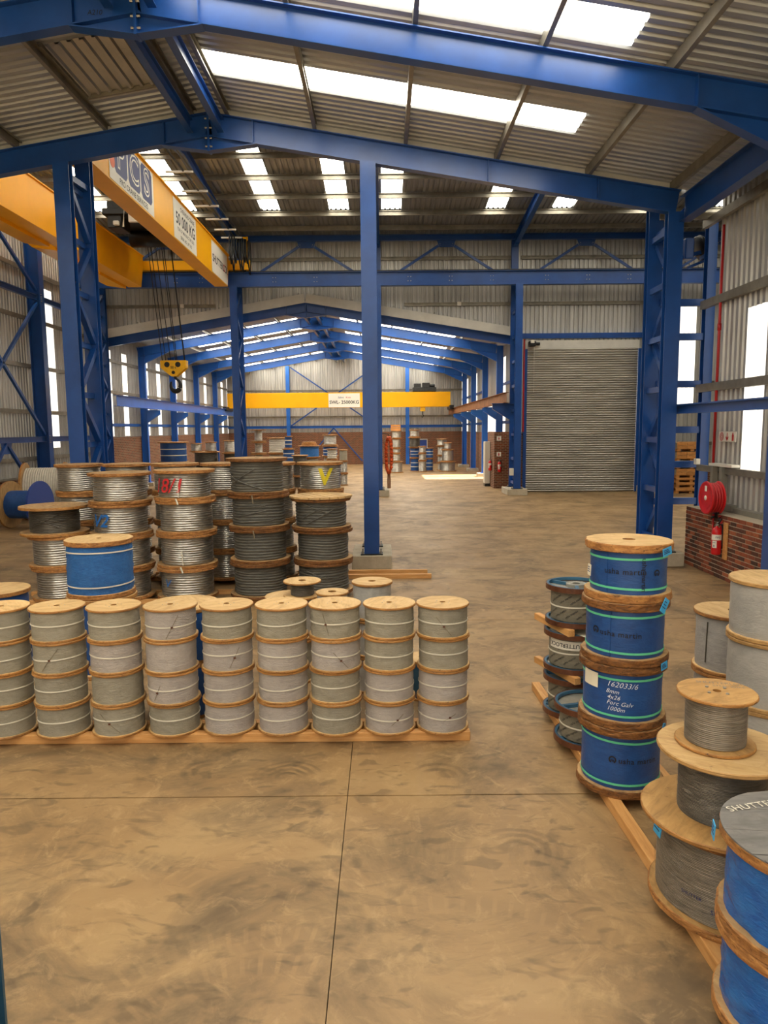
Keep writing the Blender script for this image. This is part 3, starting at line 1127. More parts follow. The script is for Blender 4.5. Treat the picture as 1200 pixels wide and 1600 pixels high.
def lattice(x, ya, yb, zt, label, mat='blue_steel', z0=0.3, group='lattice columns', w=0.32, step=1.08, plinth=None, plab=None, zb=None):
    c = empty('lattice_column', (x, ya, 0), label, 'column', group)
    L = yb - ya
    zb = zb or zt
    for yy, zz in ((0, zt), (L, zb)):
        m = MB()
        m.ibeam((0, yy, z0), (0, yy, zz), 0.2, w, 0.018, 0.014, up=(0, 1, 0))
        m.build('leg', mat, c)
    z = z0 + 0.25
    k = 0
    zlim = min(zt, zb) - 0.1
    while z < zlim:
        MB().box(-0.1, 0.0, 0.1, L - 0.1, z - 0.06, z + 0.06).build('strut', mat, c)
        z2 = min(z + step, zlim)
        a, b = (0.1, L - 0.1) if k % 2 else (L - 0.1, 0.1)
        m = MB()
        m.bar((0.05, a, z + 0.1), (0.05, b, z2 - 0.08), 0.12, 0.12, (1, 0, 0))
        m.build('diagonal', mat, c)
        z += step
        k += 1
    for yy in (0, L):
        MB().box(-0.24, 0.24, yy - 0.16, yy + 0.16, z0 - 0.0, z0 + 0.025).build('base_plate', 'dark_iron', c)
        bolts(c, [(s * 0.2, yy + d, z0 + 0.02) for s in (-1, 1) for d in (-0.11, 0.11)], axis='Z')
    if plinth:
        p = MB().cbox(-plinth[0], plinth[1], -0.22, L + 0.25, 0, z0, 0.015).build('concrete_plinth', 'concrete', None, loc=(x, ya, 0))
        setp(p, plab, 'plinth', 'column plinths')
    return c


def zr(x):
    return z_raf(x) - RD - 0.01


lattice(-0.27, 15.22, 16.3, zr(-0.27), 'tall blue lattice column in the middle of the picture', plinth=(0.43, 0.43), plab='concrete plinth under the middle blue column', zb=9.15)
lattice(6.03, 15.22, 16.3, zr(6.03), 'blue lattice column at the right, beside the brick wall', plinth=(0.43, 0.40), plab='concrete plinth against the low brick wall', zb=9.15)
lattice(-6.5, 15.22, 16.3, zr(-6.5), 'blue lattice column at the left, in front of the yellow girder', plinth=(0.43, 0.43), plab='concrete plinth behind the stacked wire reels', zb=9.15)
rl = ['rear blue lattice column beside the yellow crane girder end', 'rear blue lattice column hidden behind the middle column',
      'rear blue lattice column left of the roller door', 'rear blue lattice column right of the roller door', 'dark blue lattice column in the left rear corner']
pl = ['rear plinth left of the middle column', 'small rear plinth just behind the middle column', 'rear plinth at the foot of the column by the roller door',
      'rear plinth right of the roller door', 'plinth in the left rear corner']
for x, lb, pb in zip((-6.45, -0.2, 5.95, 12.25, -12.6), rl, pl):
    lattice(x, 31.7, 32.85, 9.2, lb, z0=0.28, w=0.3, plinth=(0.45, 0.45), plab=pb, group='rear lattice columns', zb=11.35)
# bracket plate on the rear right column carrying the far crane rail
cb = bpy.data.objects['lattice_column.005']
m = MB()
plate(m, [(-0.15, 4.1), (-0.95, 4.1), (-0.95, 3.85), (-0.15, 3.35)], 1.05, 1.2)
m.box(-1.0, 0.3, 0.95, 1.3, 4.08, 4.11)
m.build('crane_bracket', 'blue_steel', cb)

# post with cross rails closing the gap beside the right lattice column
pf = empty('rail_frame', (7.25, 16.2, 0), 'blue corner post with six cross rails beside the right column', 'steel frame')
m = MB()
m.ibeam((0, 0, 0), (0, 0, 7.6), 0.2, 0.2, up=(0, 1, 0))
m.build('post', 'blue_steel', pf)
for z in (5.72, 4.98, 3.94, 2.92, 2.14, 1.30):
    MB().box(-1.1, -0.1, -0.05, 0.05, z - 0.075, z + 0.075).build('rail', 'blue_steel', pf)

# crane rails (runway girders) of the crane bay
rg = empty('runway_girder', (0, 32.0, 0), 'long blue crane runway girder across the rear of the bay', 'girder')
m = MB()
m.ibeam((XL, 0, 9.5), (19.4, 0, 9.5), 0.6, 0.26)
m.build('girder', 'blue_steel', rg)
MB().box(XL, 19.4, -0.04, 0.04, 9.8, 9.87).build('rail', 'dark_iron', rg)
for x in (-11.2, -9.0, -7.9, -4.7, -2.9, 1.2, 3.0, 4.8, 7.2, 9.0, 10.8):
    bolts(rg, [(x + a, -0.012, 9.5 + b) for a in (-0.06, 0.06) for b in (-0.09, 0.09)])
rg = empty('runway_girder', (0, 16.3, 0), 'front crane runway girder hidden above the second roof frame', 'girder')
m = MB()
m.ibeam((XL, 0, 9.5), (19.4, 0, 9.5), 0.6, 0.26)
m.build('girder', 'blue_steel', rg)
MB().box(XL, 19.4, -0.04, 0.04, 9.8, 9.87).build('rail', 'dark_iron', rg)

# eave beam and inverted-V braces over the rear girder
eb = empty('eave_truss', (0, 32.75, 0), 'blue eave beam with V braces above the rear runway girder', 'truss')
m = MB()
m.ibeam((XL, 0, 11.42), (19.4, 0, 11.42), 0.26, 0.2)
m.build('top_chord', 'blue_steel', eb)
for x in (-9.55, -3.35, 2.87, 9.1, 15.3):
    m = MB()
    plate(m, [(x - 0.42, 11.3), (x + 0.42, 11.3), (x + 0.3, 11.0), (x - 0.3, 11.0)], -0.01, 0.01)
    m.build('gusset', 'blue_steel', eb)
    for s in (-1, 1):
        m = MB()
        m.bar((x + s * 0.25, -0.03, 11.12), (x + s * 2.35, -0.03, 9.8), 0.06, 0.11, (0, 0, 1))
        m.build('diagonal', 'blue_steel', eb)
        bolts(eb, [(x + s * 0.28, -0.05, 11.13), (x + s * 0.36, -0.05, 11.07)])
# crane bay rafters
for x, lb in zip((-6.45, -0.2, 5.95, 12.25), ('dark blue roof rafter over the yellow crane', 'roof rafter hidden behind the middle column',
                                                'roof rafter above the roller door column', 'roof rafter far right over the crane bay')):
    m = MB()
    m.ibeam((x, YR, z_b(YR) - 0.22), (x, 32.9, z_b(32.9) - 0.22), 0.4, 0.2, top=True)
    m.ibeam((x, YR, z_b(YR) - 0.22), (x, 15.6, z_b(15.6) - 0.22), 0.4, 0.2, top=True)
    m.ibeam((x, 32.4, 11.1), (x, 31.2, 11.55), 0.2, 0.16)
    setp(m.build('bay_rafter', 'blue_steel'), lb, 'rafter', 'crane bay rafters')

# left wall column and bracing
wc = empty('wall_column', (-12.95, 27.3, 0), 'dark blue column on the left wall with bolted cross bracing', 'column')
m = MB()
m.ibeam((0, 0, 0), (0, 0, 11.7), 0.5, 0.34, 0.02, 0.016, up=(1, 0, 0))
m.build('column', 'blue_steel', wc)
for z in (2.72, 7.95):
    m = MB()
    m.ibeam((0.1, -9.5, z), (0.1, -0.17, z), 0.2, 0.14)
    m.ibeam((0.1, 0.17, z), (0.1, 5.3, z), 0.2, 0.14)
    m.build('tie', 'blue_steel', wc)
for a, b in ((((-0.2), 7.75), (-5.6, 2.9)), ((-0.2, 2.9), (-5.6, 7.75)), ((-0.2, 8.2), (-5.6, 11.6)), ((-3.0, 2.6), (-0.6, 0.3)), ((-3.0, 2.6), (-5.4, 0.3))):
    m = MB()
    m.bar((0.12, a[0], a[1]), (0.12, b[0], b[1]), 0.1, 0.1)
    m.build('brace', 'blue_steel', wc)
m = MB()
plate_x(m, [(-3.35, 2.62), (-2.65, 2.62), (-2.75, 2.25), (-3.25, 2.25)], 0.1, 0.12)
m.build('gusset', 'blue_steel', wc)
bolts(wc, [(0.26, d, z + q) for z in (2.72, 7.95) for d in (-0.1,) for q in (-0.12, -0.04, 0.04, 0.12)], axis='X')

# ---- far hall frames
lab_c = ['blue gable frame at the mouth of the far hall', 'second blue frame of the far hall, with deep haunches', 'third blue frame of the far hall',
         'fourth blue frame of the far hall', 'fifth blue frame of the far hall']
for y, lb in zip(fr_c, lab_c):
    first = y < 34
    roof_frame(y, lb, 'blue_steel' if first else 'blue_steel_lit', cols=() if first else (1, -1), haunch=not first, brackets=not first,
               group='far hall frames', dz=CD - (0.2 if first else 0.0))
    if not first:
        for x, s in ((6.3, 'right'), (-12.95, 'left')):
            p = MB().cbox(max(x - 0.45, -13.14), min(x + 0.45, 6.64), y - 0.4, y + 0.4, 0, 0.2, 0.01).build('concrete_footing', 'concrete')
            setp(p, 'concrete footing on the %s of the %s frame in the far hall' % (s, lb.split()[0] if lb.split()[0] != 'blue' else 'first'), 'footing', 'far footings')
for k, x in enumerate((-3.86, -3.24)):
    m = MB()
    for y0, y1 in zip(fr_c, fr_c[1:] + [60.8]):
        m.ibeam((x, y0 + 0.12, 8.66), (x, y1 - 0.12, 8.66), 0.26, 0.13)
    setp(m.build('ridge_strut', 'blue_steel'), ('left of the two dark ridge struts in the far hall', 'right of the two dark ridge struts in the far hall')[k], 'strut', 'far ridge struts')
# gable posts and bracing at the far end
for k, x in enumerate((-8.0, 2.05)):
    m = MB()
    m.ibeam((x, 60.5, 0), (x, 60.5, z_raf(x) + CD), 0.25, 0.3, up=(0, 1, 0))
    setp(m.build('gable_post', 'blue_steel_lit'), ('blue gable post left of the middle column on the far wall', 'blue gable post right of the middle column on the far wall')[k],
         'post', 'far gable posts')
gb = empty('gable_bracing', (0, 60.6, 0), 'thin dark cross bracing on the far gable wall', 'bracing')
for a, b in (((-7.8, 8.2), (-0.6, 3.3)), ((-7.8, 3.3), (-0.6, 8.2)), ((-4.2, 3.1), (-6.6, 0.3)), ((-4.2, 3.1), (-1.8, 0.3))):
    m = MB()
    m.bar((a[0], 0, a[1]), (b[0], 0, b[1]), 0.1, 0.1)
    m.build('brace', 'blue_steel', gb)
# far crane rails
m = MB()
m.ibeam((5.55, 32.3, 4.35), (5.55, 60.8, 4.35), 0.46, 0.24)
setp(m.build('crane_rail_beam', 'rust_beam'), 'rusty crane rail beam along the right of the far hall', 'beam')
m = MB()
m.ibeam((-12.3, 33.2, 4.4), (-12.3, 60.8, 4.4), 0.5, 0.26)
setp(m.build('crane_rail_beam', 'blue_steel_lit'), 'blue crane rail beam along the left of the far hall', 'beam')

# ================================================================== CRANES
def box_girder(mb, x0, x1, y0, y1, z0, z1, taper=0.0):
    """box girder along Y whose ends slope up"""
    k = taper
    pts = [(y0 + k, z0), (y1 - k, z0), (y1, z0 + 0.75 * (z1 - z0)), (y1, z1), (y0, z1), (y0, z0 + 0.75 * (z1 - z0))]
    return plate_x(mb, pts, x0, x1)


cr = empty('overhead_crane', (-8.6, 24, 9.8), 'yellow double-girder overhead crane with dark hoist and hook, upper left', 'crane')


def CB(m, name, mat, parent=cr, smooth=False):
    for i, v in enumerate(m.v):
        m.v[i] = (v[0] + 8.6, v[1] - 24, v[2] - 9.8)
    return m.build(name, mat, parent, smooth)


G2X, G1X = -6.62, -10.32
for gx in (G2X, G1X):
    m = MB()
    box_girder(m, gx - 0.56, gx, 16.5, 31.75, 9.12, 10.46, 0.35)
    g = CB(m, 'girder', 'crane_yellow')
    m = MB()
    m.box(gx - 0.62, gx + 0.05, 16.5, 31.75, 10.46, 10.50)
    q = CB(m, 'top_flange', 'crane_yellow', g)
    q.location = (0, 0, 0)
    m = MB()
    m.box(gx - 0.32, gx - 0.24, 16.6, 31.7, 10.50, 10.57)
    CB(m, 'trolley_rail', 'dark_iron', g)
for yy in (31.95, 16.25):
    m = MB()
    m.cbox(-11.6, -5.7, yy - 0.16, yy + 0.16, 9.9, 10.3, 0.02)
    CB(m, 'end_carriage', 'crane_yellow')
    for x in (-11.2, -6.0):
        m = MB()
        m.tube([(x, yy - 0.07, 9.98), (x, yy + 0.07, 9.98)], 0.12, 14)
        CB(m, 'wheel', 'dark_iron')
# walkway boxes hanging on the left girder
for a, b in ((17.0, 20.6), (20.8, 24.3), (24.5, 28.0), (28.2, 31.3)):
    m = MB()
    vs = [(-11.9, a), (-10.9, b)]
    m.add([(-11.7, a + 0.15, 9.14), (-10.9, a + 0.15, 9.02), (-10.9, b - 0.15, 9.02), (-11.7, b - 0.15, 9.14), (-12.0, a, 9.40), (-10.9, a, 9.40), (-10.9, b, 9.40), (-12.0, b, 9.40)],
          [(0, 3, 2, 1), (4, 5, 6, 7), (0, 1, 5, 4), (1, 2, 6, 5), (2, 3, 7, 6), (3, 0, 4, 7)])
    CB(m, 'walkway_panel', 'crane_yellow')
# hoist trolley
tr = MB()
tr.cbox(-9.9, -7.35, 26.2, 29.9, 10.62, 10.85, 0.03)
trolley = CB(tr, 'trolley_frame', 'dark_iron')
for (x0, x1, y0, y1, z0, z1, nm, mt) in ((-9.75, -9.25, 26.3, 27.2, 10.2, 11.1, 'control_box', 'dark_iron'), (-8.3, -7.6, 27.3, 27.9, 10.2, 10.62, 'gear_box', 'dark_iron'),
                                         (-8.9, -8.2, 26.0, 26.12, 10.3, 10.75, 'name_plate', 'flashing'), (-9.5, -9.3, 26.15, 26.28, 10.25, 10.4, 'name_plate', 'flashing')):
    m = MB()
    m.cbox(x0, x1, y0, y1, z0, z1, 0.02)
    CB(m, nm, mt, trolley)
m = MB()
m.tube([(-9.7, 28.6, 10.4), (-7.5, 28.6, 10.4)], 0.32, 20)
CB(m, 'rope_drum', 'dark_iron', trolley, True)
m = MB()
m.tube([(-9.1, 26.05, 10.15), (-9.0, 25.95, 10.82), (-8.1, 25.95, 10.85), (-7.95, 26.05, 10.25)], 0.035, 6)
CB(m, 'guard_rail', 'flashing', trolley)
# hook block
HX, HY, HZ = -8.62, 29.9, 5.55
hb = empty('hook_block', (HX + 8.6, HY - 24, HZ - 9.8))
hb.parent = cr
for s in (-1, 1):
    m = MB()
    plate(m, [(-0.5, 0.32), (0.5, 0.32), (0.52, 0.02), (0.10, -0.33), (-0.10, -0.33), (-0.52, 0.02)], s * 0.16 - 0.02, s * 0.16 + 0.02)
    m.build('cheek_plate', 'hook_yellow', hb)
m = MB()
m.box(0.47, 0.53, -0.16, 0.16, 0.02, 0.32)
m.box(-0.53, -0.47, -0.16, 0.16, 0.02, 0.32)
m.build('side_plate', 'hook_yellow', hb)
for x, z, r in ((-0.25, 0.15, 0.11), (0.2, 0.15, 0.11), (0.0, -0.17, 0.07)):
    MB().tube([(x, -0.195, z), (x, 0.195, z)], r, 16).build('sheave_cap', 'dark_iron', hb)
m = MB()
flat_text(m, '50 t', (0.0, -0.185, 0.03), (1, 0, 0), (0, 0, 1), 0.14, 0.02)
m.build('lettering', 'ink_black', hb)
pts, rr = [], []
for k in range(26):
    a = PI / 2 - 0.35 - k / 25 * (PI * 1.62)
    pts.append((0.02 + 0.2 * math.cos(a), 0, -0.68 + 0.25 * math.sin(a)))
    rr.append(0.045 + 0.055 * math.sin(min(1, k / 25 * 1.05) * PI) * 1.0)
pts = [(0.0, 0, -0.3), (0.02, 0, -0.38)] + pts
rr = [0.06, 0.06] + rr
rr[-1] = 0.012
MB().tube(pts, rr, 10).build('hook', 'dark_iron', hb, True)
m = MB()
for x0, x1, yy in ((-0.46, -0.5, -0.05), (-0.36, -0.42, 0.08), (-0.12, -0.2, -0.05), (0.05, 0.0, 0.08), (0.14, 0.12, -0.05), (0.42, 0.36, 0.05), (0.48, 0.4, -0.06)):
    m = MB()
    m.tube([(HX + x1, HY - 1.2 + yy, 10.4), (HX + x0, HY + yy, HZ + 0.2)], 0.017, 5)
    CB(m, 'hoist_rope', 'dark_iron')
# hand rail and festoon beside the right girder
for z, x in ((10.95, -6.1), (11.0, -5.85)):
    m = MB()
    m.tube([(x, 16.6, z), (x, 31.4, z)], 0.03, 6)
    CB(m, 'festoon_rail', 'dark_iron')
for y in (19.0, 21.0, 23.0, 24.8, 26.4, 28.0, 29.4, 30.6):
    m = MB()
    m.box(-6.65, -5.8, y - 0.03, y + 0.03, 10.9, 10.96)
    CB(m, 'rail_bracket', 'flashing')
m = MB()
m.tube([(-5.75, 31.5, 10.2), (-5.75, 31.5, 11.2)], 0.04, 6)
m.tube([(-6.6, 31.5, 11.15), (-5.75, 31.5, 11.15)], 0.04, 6)
CB(m, 'rail_post', 'crane_yellow')
for k in range(9):
    x = -6.25 + k * 0.075
    y = 30.3 + k * 0.11
    d = 1.1 + 0.3 * math.sin(k * 1.7)
    m = MB()
    m.tube([(x, y, 10.95), (x - 0.03, y + 0.02, 10.95 - d * 0.6), (x + 0.02, y + 0.12, 10.95 - d), (x + 0.05, y + 0.25, 10.95 - d * 0.6), (x + 0.03, y + 0.28, 10.95)], 0.035, 6)
    CB(m, 'festoon_cable', 'black_rubber', None or cr, True)

# signs on the right girder, facing the bay
XS = G2X + 0.004


def crane_sign(y0, y1, z0, z1):
    m = MB()
    m.box(XS, XS + 0.006, y0, y1, z0, z1)
    return CB(m, 'sign', 'sign_white')


SX = XS + 0.009
s1 = crane_sign(18.15, 21.55, 9.16, 10.38)
for k, (yc, ch) in enumerate(((18.95, 'P'), (19.95, 'C'), (20.95, 'S'))):
    m = MB()
    w2, za, zb_ = 0.46, 9.42, 10.36
    c_ = 0.12
    plate_x(m, [(yc - w2 + c_, za), (yc + w2 - c_, za), (yc + w2, za + c_), (yc + w2, zb_ - c_), (yc + w2 - c_, zb_), (yc - w2 + c_, zb_), (yc - w2, zb_ - c_), (yc - w2, za + c_)],
            SX - 0.002, SX)
    CB(m, 'emblem', 'ink_navy', s1)
    m = MB()
    flat_text(m, ch, (SX + 0.003, yc, 9.9), (0, 1, 0), (0, 0, 1), 1.02, 0.03)
    CB(m, 'lettering', 'sign_white', s1)
    m = MB()
    flat_text(m, ch, (SX + 0.005, yc, 9.9), (0, 1, 0), (0, 0, 1), 1.02, -0.012)
    CB(m, 'lettering', 'ink_navy', s1)
m = MB()
m.tube([(SX - 0.004, 18.36, 9.62), (SX + 0.002, 18.36, 9.62)], 0.17, 18)
CB(m, 'emblem', 'ink_orange', s1)
m = MB()
flat_text(m, 'PRO CRANE SERVICES', (SX + 0.002, 19.9, 9.28), (0, 1, 0), (0, 0, 1), 0.2, 0.012, 0, 1.12)
CB(m, 'lettering', 'ink_black', s1)
s2 = crane_sign(23.55, 26.3, 9.16, 10.4)
m = MB()
flat_text(m, '50 000 KG', (SX, 24.95, 9.83), (0, 1, 0), (0, 0, 1), 0.52, 0.02)
flat_text(m, 'YEAR OF MANUFACTURE 2021', (SX, 24.95, 9.52), (0, 1, 0), (0, 0, 1), 0.15, 0.004)
flat_text(m, 'OVERHEAD CRANE', (SX, 25.2, 10.2), (0, 1, 0), (0, 0, 1), 0.2, 0.01)
flat_text(m, 'SERIAL NO  LIFT NO', (SX, 24.95, 9.31), (0, 1, 0), (0, 0, 1), 0.15, 0.004)
CB(m, 'lettering', 'ink_black', s2)
s3 = crane_sign(28.6, 31.4, 9.16, 10.36)
m = MB()
flat_text(m, 'SHUTTERL', (SX, 29.72, 9.72), (0, 1, 0), (0, 0, 1), 0.42, 0.02)
flat_text(m, 'CK', (SX, 31.1, 9.72), (0, 1, 0), (0, 0, 1), 0.42, 0.02)
CB(m, 'lettering', 'ink_black', s3)
m = MB()
flat_text(m, 'O', (SX, 30.76, 9.72), (0, 1, 0), (0, 0, 1), 0.42, 0.02)
CB(m, 'lettering', 'ink_red', s3)

# far crane
fc = empty('overhead_crane', (0, 57, 4.6), 'yellow single-girder crane spanning the far hall', 'crane')
MB().cbox(-12.3, 5.32, -0.3, 0.3, 0.1, 1.27, 0.01).build('girder', 'crane_yellow', fc)
for x in (-12.3, 5.35):
    MB().cbox(x - 0.15, x + 0.15, -1.3, 1.3, -0.1, 0.2, 0.02).build('end_carriage', 'dark_iron', fc)
s4 = MB().box(-4.3, -1.83, -0.315, -0.302, 0.12, 1.2).build('sign', 'sign_white', fc)
m = MB()
flat_text(m, 'SWL- 25000KG', (-3.06, -0.32, 0.5), (1, 0, 0), (0, 0, 1), 0.36, 0.018)
m.build('lettering', 'ink_black', s4)
m = MB()
flat_text(m, 'Sabre', (-3.33, -0.32, 0.88), (1, 0, 0), (0, 0, 1), 0.2, 0.006, 0.2)
m.build('lettering', 'ink_navy', s4)
m = MB()
flat_text(m, 'Kolo', (-2.75, -0.32, 0.88), (1, 0, 0), (0, 0, 1), 0.2, 0.006, 0.2)
m.build('lettering', 'ink_red', s4)
m = MB()
m.cbox(2.35, 4.2, -0.35, 0.35, 1.3, 1.62, 0.02)
m.cbox(2.45, 3.0, -0.3, 0.3, 1.6, 1.92, 0.03)
m.cbox(3.1, 3.7, -0.35, 0.2, 1.6, 1.98, 0.03)
m.tube([(3.6, -0.1, 1.75), (4.1, -0.1, 1.75)], 0.13, 12)
m.build('hoist', 'drum_dark', fc)
h4 = MB().cbox(2.95, 3.35, -0.15, 0.15, -0.25, 0.1, 0.03).build('hook_block', 'hook_yellow', fc)
MB().tube([(3.15, 0, -0.25), (3.15, 0, -0.5), (3.22, 0, -0.62), (3.15, 0, -0.72), (3.06, 0, -0.66)], 0.04, 8).build('hook', 'dark_iron', h4)

# ================================================================== REELS
ME = {}


def cached(key, fn):
    if key not in ME:
        ME[key] = fn()
    return ME[key]


def nz(x, y, z, s=0):
    return noise.noise(Vector((x + s * 7.3, y - s * 3.1, z + s * 1.7)))


def flange_mesh(R, t, top, rim, hole=0.045, rough=0.0, seed=0, n=40):
    def mk():
        m = MB()
        c = min(0.006, t * 0.25)

        def fn(th, r, z):
            if rough and r > R * 0.9:
                r = r + rough * nz(math.cos(th) * 3, math.sin(th) * 3, z * 30, seed) - (rough * 1.2 if nz(math.cos(th) * 9, math.sin(th) * 9, z * 50, seed + 3) > 0.42 else 0)
            return r, z
        m.lathe([(R - c, t), (hole, t)], n, 0, fn)
        m.lathe([(hole, 0), (R - c, 0)], n, 0, fn)
        m.lathe([(hole, t), (hole, 0)], n, 1, fn)
        k = 3 if rough else 1
        pr_ = [(R - c, 0)] + [(R, c + (t - 2 * c) * i / k) for i in range(k + 1)] + [(R - c, t)]
        m.lathe(pr_, n, 1, fn)
        return m.mesh('flange', [top, rim])
    return cached(('fl', round(R, 3), round(t, 3), top, rim, hole, rough, seed), mk)


def winding_mesh(R, z0, z1, d, mat, wob=0.004, seed=0, n=44):
    def mk():
        m = MB()
        rows = max(2, int((z1 - z0) / d))
        dd = (z1 - z0) / rows
        prof = []
        for i in range(rows):
            zz = z0 + i * dd
            prof += [(R - 0.5 * dd, zz), (R - 0.08 * dd, zz + 0.22 * dd), (R, zz + 0.5 * dd), (R - 0.08 * dd, zz + 0.78 * dd)]
        prof.append((R - 0.42 * dd, z1))

        def fn(th, r, z):
            q = math.floor((z - z0) / dd + 1e-6)
            e = max(0.0, min(1.0, (z - z0) / (0.1 * (z1 - z0)), (z1 - z) / (0.1 * (z1 - z0))))
            c, s_ = math.cos(th), math.sin(th)
            r2 = r + wob * (0.7 * nz(q * 1.37, 0.5, 2.0, seed) + 0.5 * nz(c * 0.9, s_ * 0.9, q * 0.53, seed + 1))
            z2 = z + e * wob * 1.5 * nz(c * 0.8 + 4, s_ * 0.8, z * 3, seed + 5)
            return r2, z2
        m.lathe(prof, n, 0, fn)
        return m.mesh('winding', mat, True)
    return cached(('wi', round(R, 3), round(z0, 3), round(z1, 3), d, mat, wob, seed, n), mk)


def wrap_mesh(R, z0, z1, mat, wr=0.006, seed=0, n=56, rows=12, bulge=0.0):
    def mk():
        m = MB()
        prof = [(R * (1 - 0.012 * (abs(i / rows - 0.5) * 2) ** 6) + bulge * math.sin(PI * i / rows), z0 + (z1 - z0) * i / rows) for i in range(rows + 1)]

        def fn(th, r, z):
            a = nz(math.cos(th) * 3.1, math.sin(th) * 3.1, z * 14, seed) + 0.6 * nz(math.cos(th) * 8, math.sin(th) * 8, z * 22, seed + 1)
            return r + wr * a, z
        m.lathe(prof, n, 0, fn)
        return m.mesh('wrapping', mat, True)
    return cached(('wr', round(R, 3), round(z0, 3), round(z1, 3), mat, wr, seed), mk)


def band_mesh(R, z, h, mat, tilt=0.0, t=0.003, n=48):
    def mk():
        m = MB()
        m.lathe([(R, -h / 2), (R + t, -h / 2), (R + t, h / 2), (R, h / 2)], n, 0, lambda th, r, q: (r, q + z + tilt * math.cos(th)), closed=True)
        return m.mesh('strap', mat)
    return cached(('bd', round(R, 3), round(z, 3), h, mat, round(tilt, 3)), mk)


def cord(parent, R, th0, th1, z0, z1, r=0.004, mat='cord_dark', name='cord'):
    m = MB()
    m.tube([(R * math.cos(th0 + (th1 - th0) * i / 9), R * math.sin(th0 + (th1 - th0) * i / 9), z0 + (z1 - z0) * i / 9) for i in range(10)], r, 5)
    return m.build(name, mat, parent)


def reel(label, x, y, z, R, H, drum, t=0.03, kind='wrap', mat='wrap_grey', top='ply_pale', rim='ply_rim', group=None, rough=0.0, seed=0, d=0.03,
         wob=0.004, hole=0.045, rz=None, film=None, straps=(), strap_mat='strap_white', wr=0.006, n=44, cat='cable reel', core=True):
    o = empty('cable_reel', (x, y, z), label, cat, group, rz=0.0)
    a = rz if rz is not None else random.uniform(0, 6.28)
    fb = flange_mesh(R, t, top, rim, hole, rough, seed % 3)
    link('bottom_flange', fb, o, (0, 0, 0), a + 1.3)
    link('top_flange', fb, o, (0, 0, H - t), a)
    if kind == 'wrap':
        link('wrapping', wrap_mesh(drum, t, H - t, mat, wr, seed % 4), o, (0, 0, 0), a)
    else:
        link('winding', winding_mesh(drum, t, H - t, d, mat, wob, seed % 3, n), o, (0, 0, 0), a)
    if film:
        link('stretch_film', wrap_mesh(drum + film, t + 0.01, H - t - 0.01, 'stretch_film', wr, seed % 4), o, (0, 0, 0), a)
    for s in straps:
        zz, hh_, tilt = s
        link('strap', band_mesh(drum + wr * 0.75, zz, hh_, strap_mat, tilt), o, (0, 0, 0), a)
    return o


ORD = ['leftmost', 'second', 'third', 'fourth', 'fifth', 'sixth', 'seventh', 'eighth', 'ninth']
LEV = ['bottom', 'second from the floor', 'third from the floor', 'topmost']
CAMTH = -PI / 2

# ---- front row: nine stacks of four grey-wrapped reels on timbers
FRONT = [(-3.70, 6.70), (-3.165, 6.71), (-2.62, 6.715), (-2.08, 6.72), (-1.535, 6.735), (-1.005, 6.73), (-0.485, 6.72), (0.04, 6.725), (0.564, 6.725)]
LILAC = {(3, 1), (3, 3), (4, 2), (2, 2), (5, 0), (5, 1), (5, 2), (4, 0), (4, 1), (6, 2), (7, 0), (7, 1), (8, 0), (8, 1), (3, 2)}
NOSTRAP = {(2, 1), (3, 2)}
CORDS = {(0, 3): (-2.0, -1.4, .16, .06), (0, 2): (-1.9, -1.3, .08, .05), (1, 2): (-1.9, -1.2, .04, .26), (2, 0): (-2.0, -1.2, .24, .05), (3, 3): (-1.5, -1.0, .03, .25),
         (4, 2): (-1.3, -0.9, .05, .24), (6, 3): (-2.0, -1.75, .26, .05), (6, 2): (-1.6, -1.0, .2, .04), (8, 3): (-1.9, -1.3, .22, .04), (3, 1): (-2.1, -1.8, .05, .2),
         (8, 0): (-1.6, -1.1, .14, .2), (7, 0): (-1.5, -1.0, .1, .2)}
HG = 0.3115
for i, (x, y) in enumerate(FRONT):
    for k in range(4):
        lilac = (i, k) in LILAC
        lb = '%s-wrapped reel, %s, %s stack from left in the front row' % ('pale lilac' if lilac else 'grey', LEV[k], ORD[i])
        if i == 8:
            lb = '%s-wrapped reel, %s, rightmost stack of the front row' % ('pale lilac' if lilac else 'grey', LEV[k])
        if i == 0:
            lb = '%s-wrapped reel, %s, leftmost stack of the front row' % ('pale lilac' if lilac else 'grey', LEV[k])
        st = () if (i, k) in NOSTRAP else ((0.155 + random.uniform(-.015, .015), 0.012, random.uniform(-.012, .012)),)
        o = reel(lb, x + random.uniform(-.006, .006), y + random.uniform(-.006, .006), 0.09 + k * HG, 0.257, HG - 0.001, 0.236, 0.022, 'wrap',
                 'wrap_lilac' if lilac else 'wrap_grey', 'ply_pale', 'ply_rim', 'front row of wrapped reels', 0.002, i + k * 2, hole=0.028,
                 straps=st, wr=0.005)
        if (i, k) in CORDS:
            a, b, z0, z1 = CORDS[(i, k)]
            cord(o, 0.2405, a, b, z0, z1, 0.0026, 'cord_tan')
            MB().cbox(-0.011, 0.011, -0.005, 0.005, -0.008, 0.008, 0.002).build('strap_clip', 'brown_rim', o, loc=(0.243 * math.cos((a + b) / 2), 0.243 * math.sin((a + b) / 2), (z0 + z1) / 2),
                                                                              rz=(a + b) / 2 + PI / 2)
        if k == 3:
            for q in range(6):
                aa = q * PI / 3 + 0.3
                MB().tube([(0.07 * math.cos(aa), 0.07 * math.sin(aa), HG - 0.004), (0.07 * math.cos(aa), 0.07 * math.sin(aa), HG + 0.001)], 0.005, 6).build('nail', 'bolt_steel', o)


